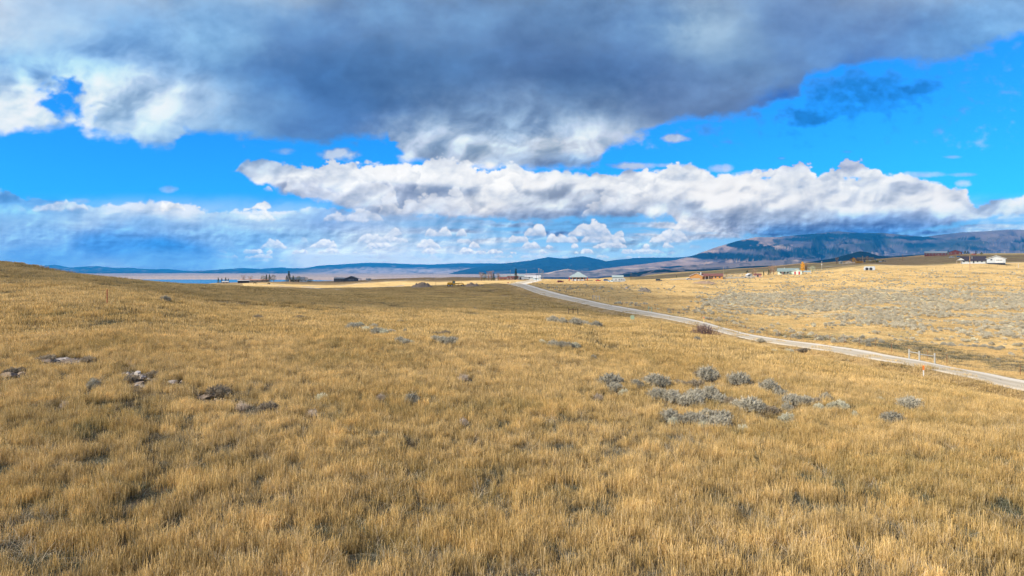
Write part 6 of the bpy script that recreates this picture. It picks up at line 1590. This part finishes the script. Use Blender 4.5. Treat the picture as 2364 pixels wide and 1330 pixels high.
# ------------------------------------------------------------------ two animals grazing far off
def cow(px, D, rz, label):
    x, y, z = onray(px, D)
    J = [(0, 0, 1.05), (.55, 0, 1.12), (1.0, 0, 1.15), (1.35, 0, 1.0), (1.7, 0, .6), (1.85, 0, .4), (-.5, 0, 1.1), (-.85, 0, 1.08), (-.95, 0, .6)]
    Rr = [.36, .36, .32, .2, .15, .09, .34, .24, .03]; E = [(0, 1), (1, 2), (2, 3), (3, 4), (4, 5), (0, 6), (6, 7), (7, 8)]
    for sx in (-.75, .75):
        for sy in (-.2, .2):
            k = len(J); J += [(sx, sy, .75), (sx + (.06 if sx > 0 else -.08), sy, .4), (sx, sy, .05)]; Rr += [.15, .08, .07]
            E += [(2 if sx > 0 else 7, k), (k, k + 1), (k + 1, k + 2)]
    me = bpy.data.meshes.new("cow"); me.from_pydata(J, E, []); o = bpy.data.objects.new("grazing_cow", me); COL.objects.link(o)
    sk = o.modifiers.new("skin", 'SKIN')
    for i, r in enumerate(Rr): me.skin_vertices[0].data[i].radius = (r, r)
    me.skin_vertices[0].data[0].use_root = True
    o.modifiers.new("sub", 'SUBSURF').render_levels = 1; me.materials.append(mat("dark_hide", (.035, .025, .02), .8, .2))
    o.location = (x, y, z); o.rotation_euler = (0, 0, rz); tag(o, label, "cow")
cow(588, 520, 0.2, "dark cow grazing in the tan field below the lakeside stable, left of two")
cow(620, 520, 1.2, "smaller-looking dark cow facing away, right of two below the stable")
# ------------------------------------------------------------------ clouds overhead, out of the picture, that shade parts of the land
def cloud_mat():
    m = bpy.data.materials.new("cloud_vapour"); m.use_nodes = True
    n = m.node_tree.nodes; l = m.node_tree.links; n.clear()
    out = n.new('ShaderNodeOutputMaterial'); df = n.new('ShaderNodeBsdfDiffuse'); df.inputs[0].default_value = (.85, .87, .9, 1)
    t = n.new('ShaderNodeBsdfTransparent'); ms = n.new('ShaderNodeMixShader'); ms.inputs[0].default_value = .36
    l.new(t.outputs[0], ms.inputs[1]); l.new(df.outputs[0], ms.inputs[2]); l.new(ms.outputs[0], out.inputs[0])
    return m
M_CL = cloud_mat()
def cloud(alt, poly, seed, step=12.0, thick=45.0, rag=.5, sc=60.0):
    """a flat-based cloud at height alt standing where its shade falls on the outline poly (ground x, y)"""
    P = np.array(poly, float)
    x0, y0 = P.min(0) - 3 * step; x1, y1 = P.max(0) + 3 * step
    gx = np.arange(x0, x1, step); gy = np.arange(y0, y1, step); X, Y = np.meshgrid(gx, gy)
    d = np.full(X.shape, 1e9); ins = np.zeros(X.shape, bool); n = len(P)
    for i in range(n):
        a, b = P[i], P[(i + 1) % n]; ab = b - a; t = np.clip(((X - a[0]) * ab[0] + (Y - a[1]) * ab[1]) / (ab @ ab), 0, 1)
        d = np.minimum(d, np.hypot(X - a[0] - t * ab[0], Y - a[1] - t * ab[1]))
        c = ((a[1] > Y) != (b[1] > Y)) & (X < (b[0] - a[0]) * (Y - a[1]) / (b[1] - a[1] + 1e-9) + a[0]); ins ^= c
    f = np.where(ins, d, -d) / sc + rag * fbm(X / (sc * 1.6), Y / (sc * 1.1), 5, .6, seed=seed)
    tt = thick * np.clip(f, 0, 2.0) ** .6 * (1 + .35 * fbm(X / sc, Y / sc, 3, seed=seed + 3))
    ok = f > 0
    k = alt / math.tan(SUN_EL); ox, oy = math.sin(SUN_AZ) * k, math.cos(SUN_AZ) * k
    idx = -np.ones(X.shape, int); V = []; cell = ok[:-1, :-1] & ok[1:, :-1] & ok[:-1, 1:] & ok[1:, 1:]
    use = np.zeros(X.shape, bool)
    use[:-1, :-1] |= cell; use[1:, :-1] |= cell; use[:-1, 1:] |= cell; use[1:, 1:] |= cell
    m = use.sum(); idx[use] = np.arange(m)
    top = np.stack([X[use] + ox, Y[use] + oy, alt + np.maximum(tt[use], 2)], 1); bot = np.stack([X[use] + ox, Y[use] + oy, np.full(m, alt) - .15 * tt[use]], 1)
    j, i = np.nonzero(cell); q = np.stack([idx[j, i], idx[j, i + 1], idx[j + 1, i + 1], idx[j + 1, i]], 1)
    Fc = [q, q[:, ::-1] + m]
    cp = np.pad(cell, 1)
    for dj, di, a, b in ((-1, 0, (0, 0), (0, 1)), (1, 0, (1, 1), (1, 0)), (0, -1, (1, 0), (0, 0)), (0, 1, (0, 1), (1, 1))):
        e = cell & ~cp[1 + dj:cp.shape[0] - 1 + dj, 1 + di:cp.shape[1] - 1 + di]; j, i = np.nonzero(e)
        A = idx[j + a[0], i + a[1]]; B = idx[j + b[0], i + b[1]]; Fc.append(np.stack([B, A, A + m, B + m], 1))
    o = mesh_obj("cloud", np.concatenate([top, bot]), np.concatenate(Fc), M_CL, smooth=True)
    tag(o, kind="structure")
    return o
def R(px, D): return ((px - CX) / F * D, D)
# left hilltop and the long band over the middle of the field, with the knoll and the grader
cloud(1500, [R(-500, 78), R(-500, 420), R(300, 330), R(560, 420), R(820, 430), R(1000, 432), R(1180, 415), R(1260, 420), R(1370, 330), R(1370, 250), R(1350, 200), R(1250, 130), R(900, 105), R(500, 95), R(250, 88)], 3.0, step=8, thick=30, rag=.35, sc=28)
cloud(1500, [R(1100, 620), R(1180, 900), R(600, 1200), R(300, 900), R(560, 660), R(850, 600)], 5.0, step=14, thick=40, rag=.5, sc=50)
cloud(1700, [R(1400, 560), R(1500, 640), R(1800, 640), R(2000, 620), R(2150, 560), R(2364, 580), R(2700, 600), R(2700, 900), R(2100, 900), R(1700, 1100), R(1400, 1300)], 7.0, step=20, thick=60, rag=.5, sc=60)
cloud(2900, [(-200, 3200), (1500, 2600), (4600, 3300), (5200, 4800), (3000, 5600), (1400, 5400), (0, 4800)], 11.0, step=60, thick=150, rag=.4, sc=220)
cloud(3900, [(-600, 6300), (3200, 6200), (3000, 9300), (800, 9500), (-900, 8600)], 13.0, step=80, thick=160, rag=.3, sc=260)

# ------------------------------------------------------------------ air: blue haze over the distance
def haze():
    b = MB().box(-38000, 38000, -3000, 36000, -140, 720)
    m = bpy.data.materials.new("haze_air"); m.use_nodes = True
    n = m.node_tree.nodes; l = m.node_tree.links; n.clear()
    out = n.new('ShaderNodeOutputMaterial'); v = n.new('ShaderNodeVolumePrincipled')
    v.inputs['Color'].default_value = (.03, .42, 1.0, 1); v.inputs['Density'].default_value = AIR_D; v.inputs['Anisotropy'].default_value = 0.0
    l.new(v.outputs[0], out.inputs['Volume'])
    o = b.build("haze", m); tag(o, kind="stuff")
haze()
make_grass()
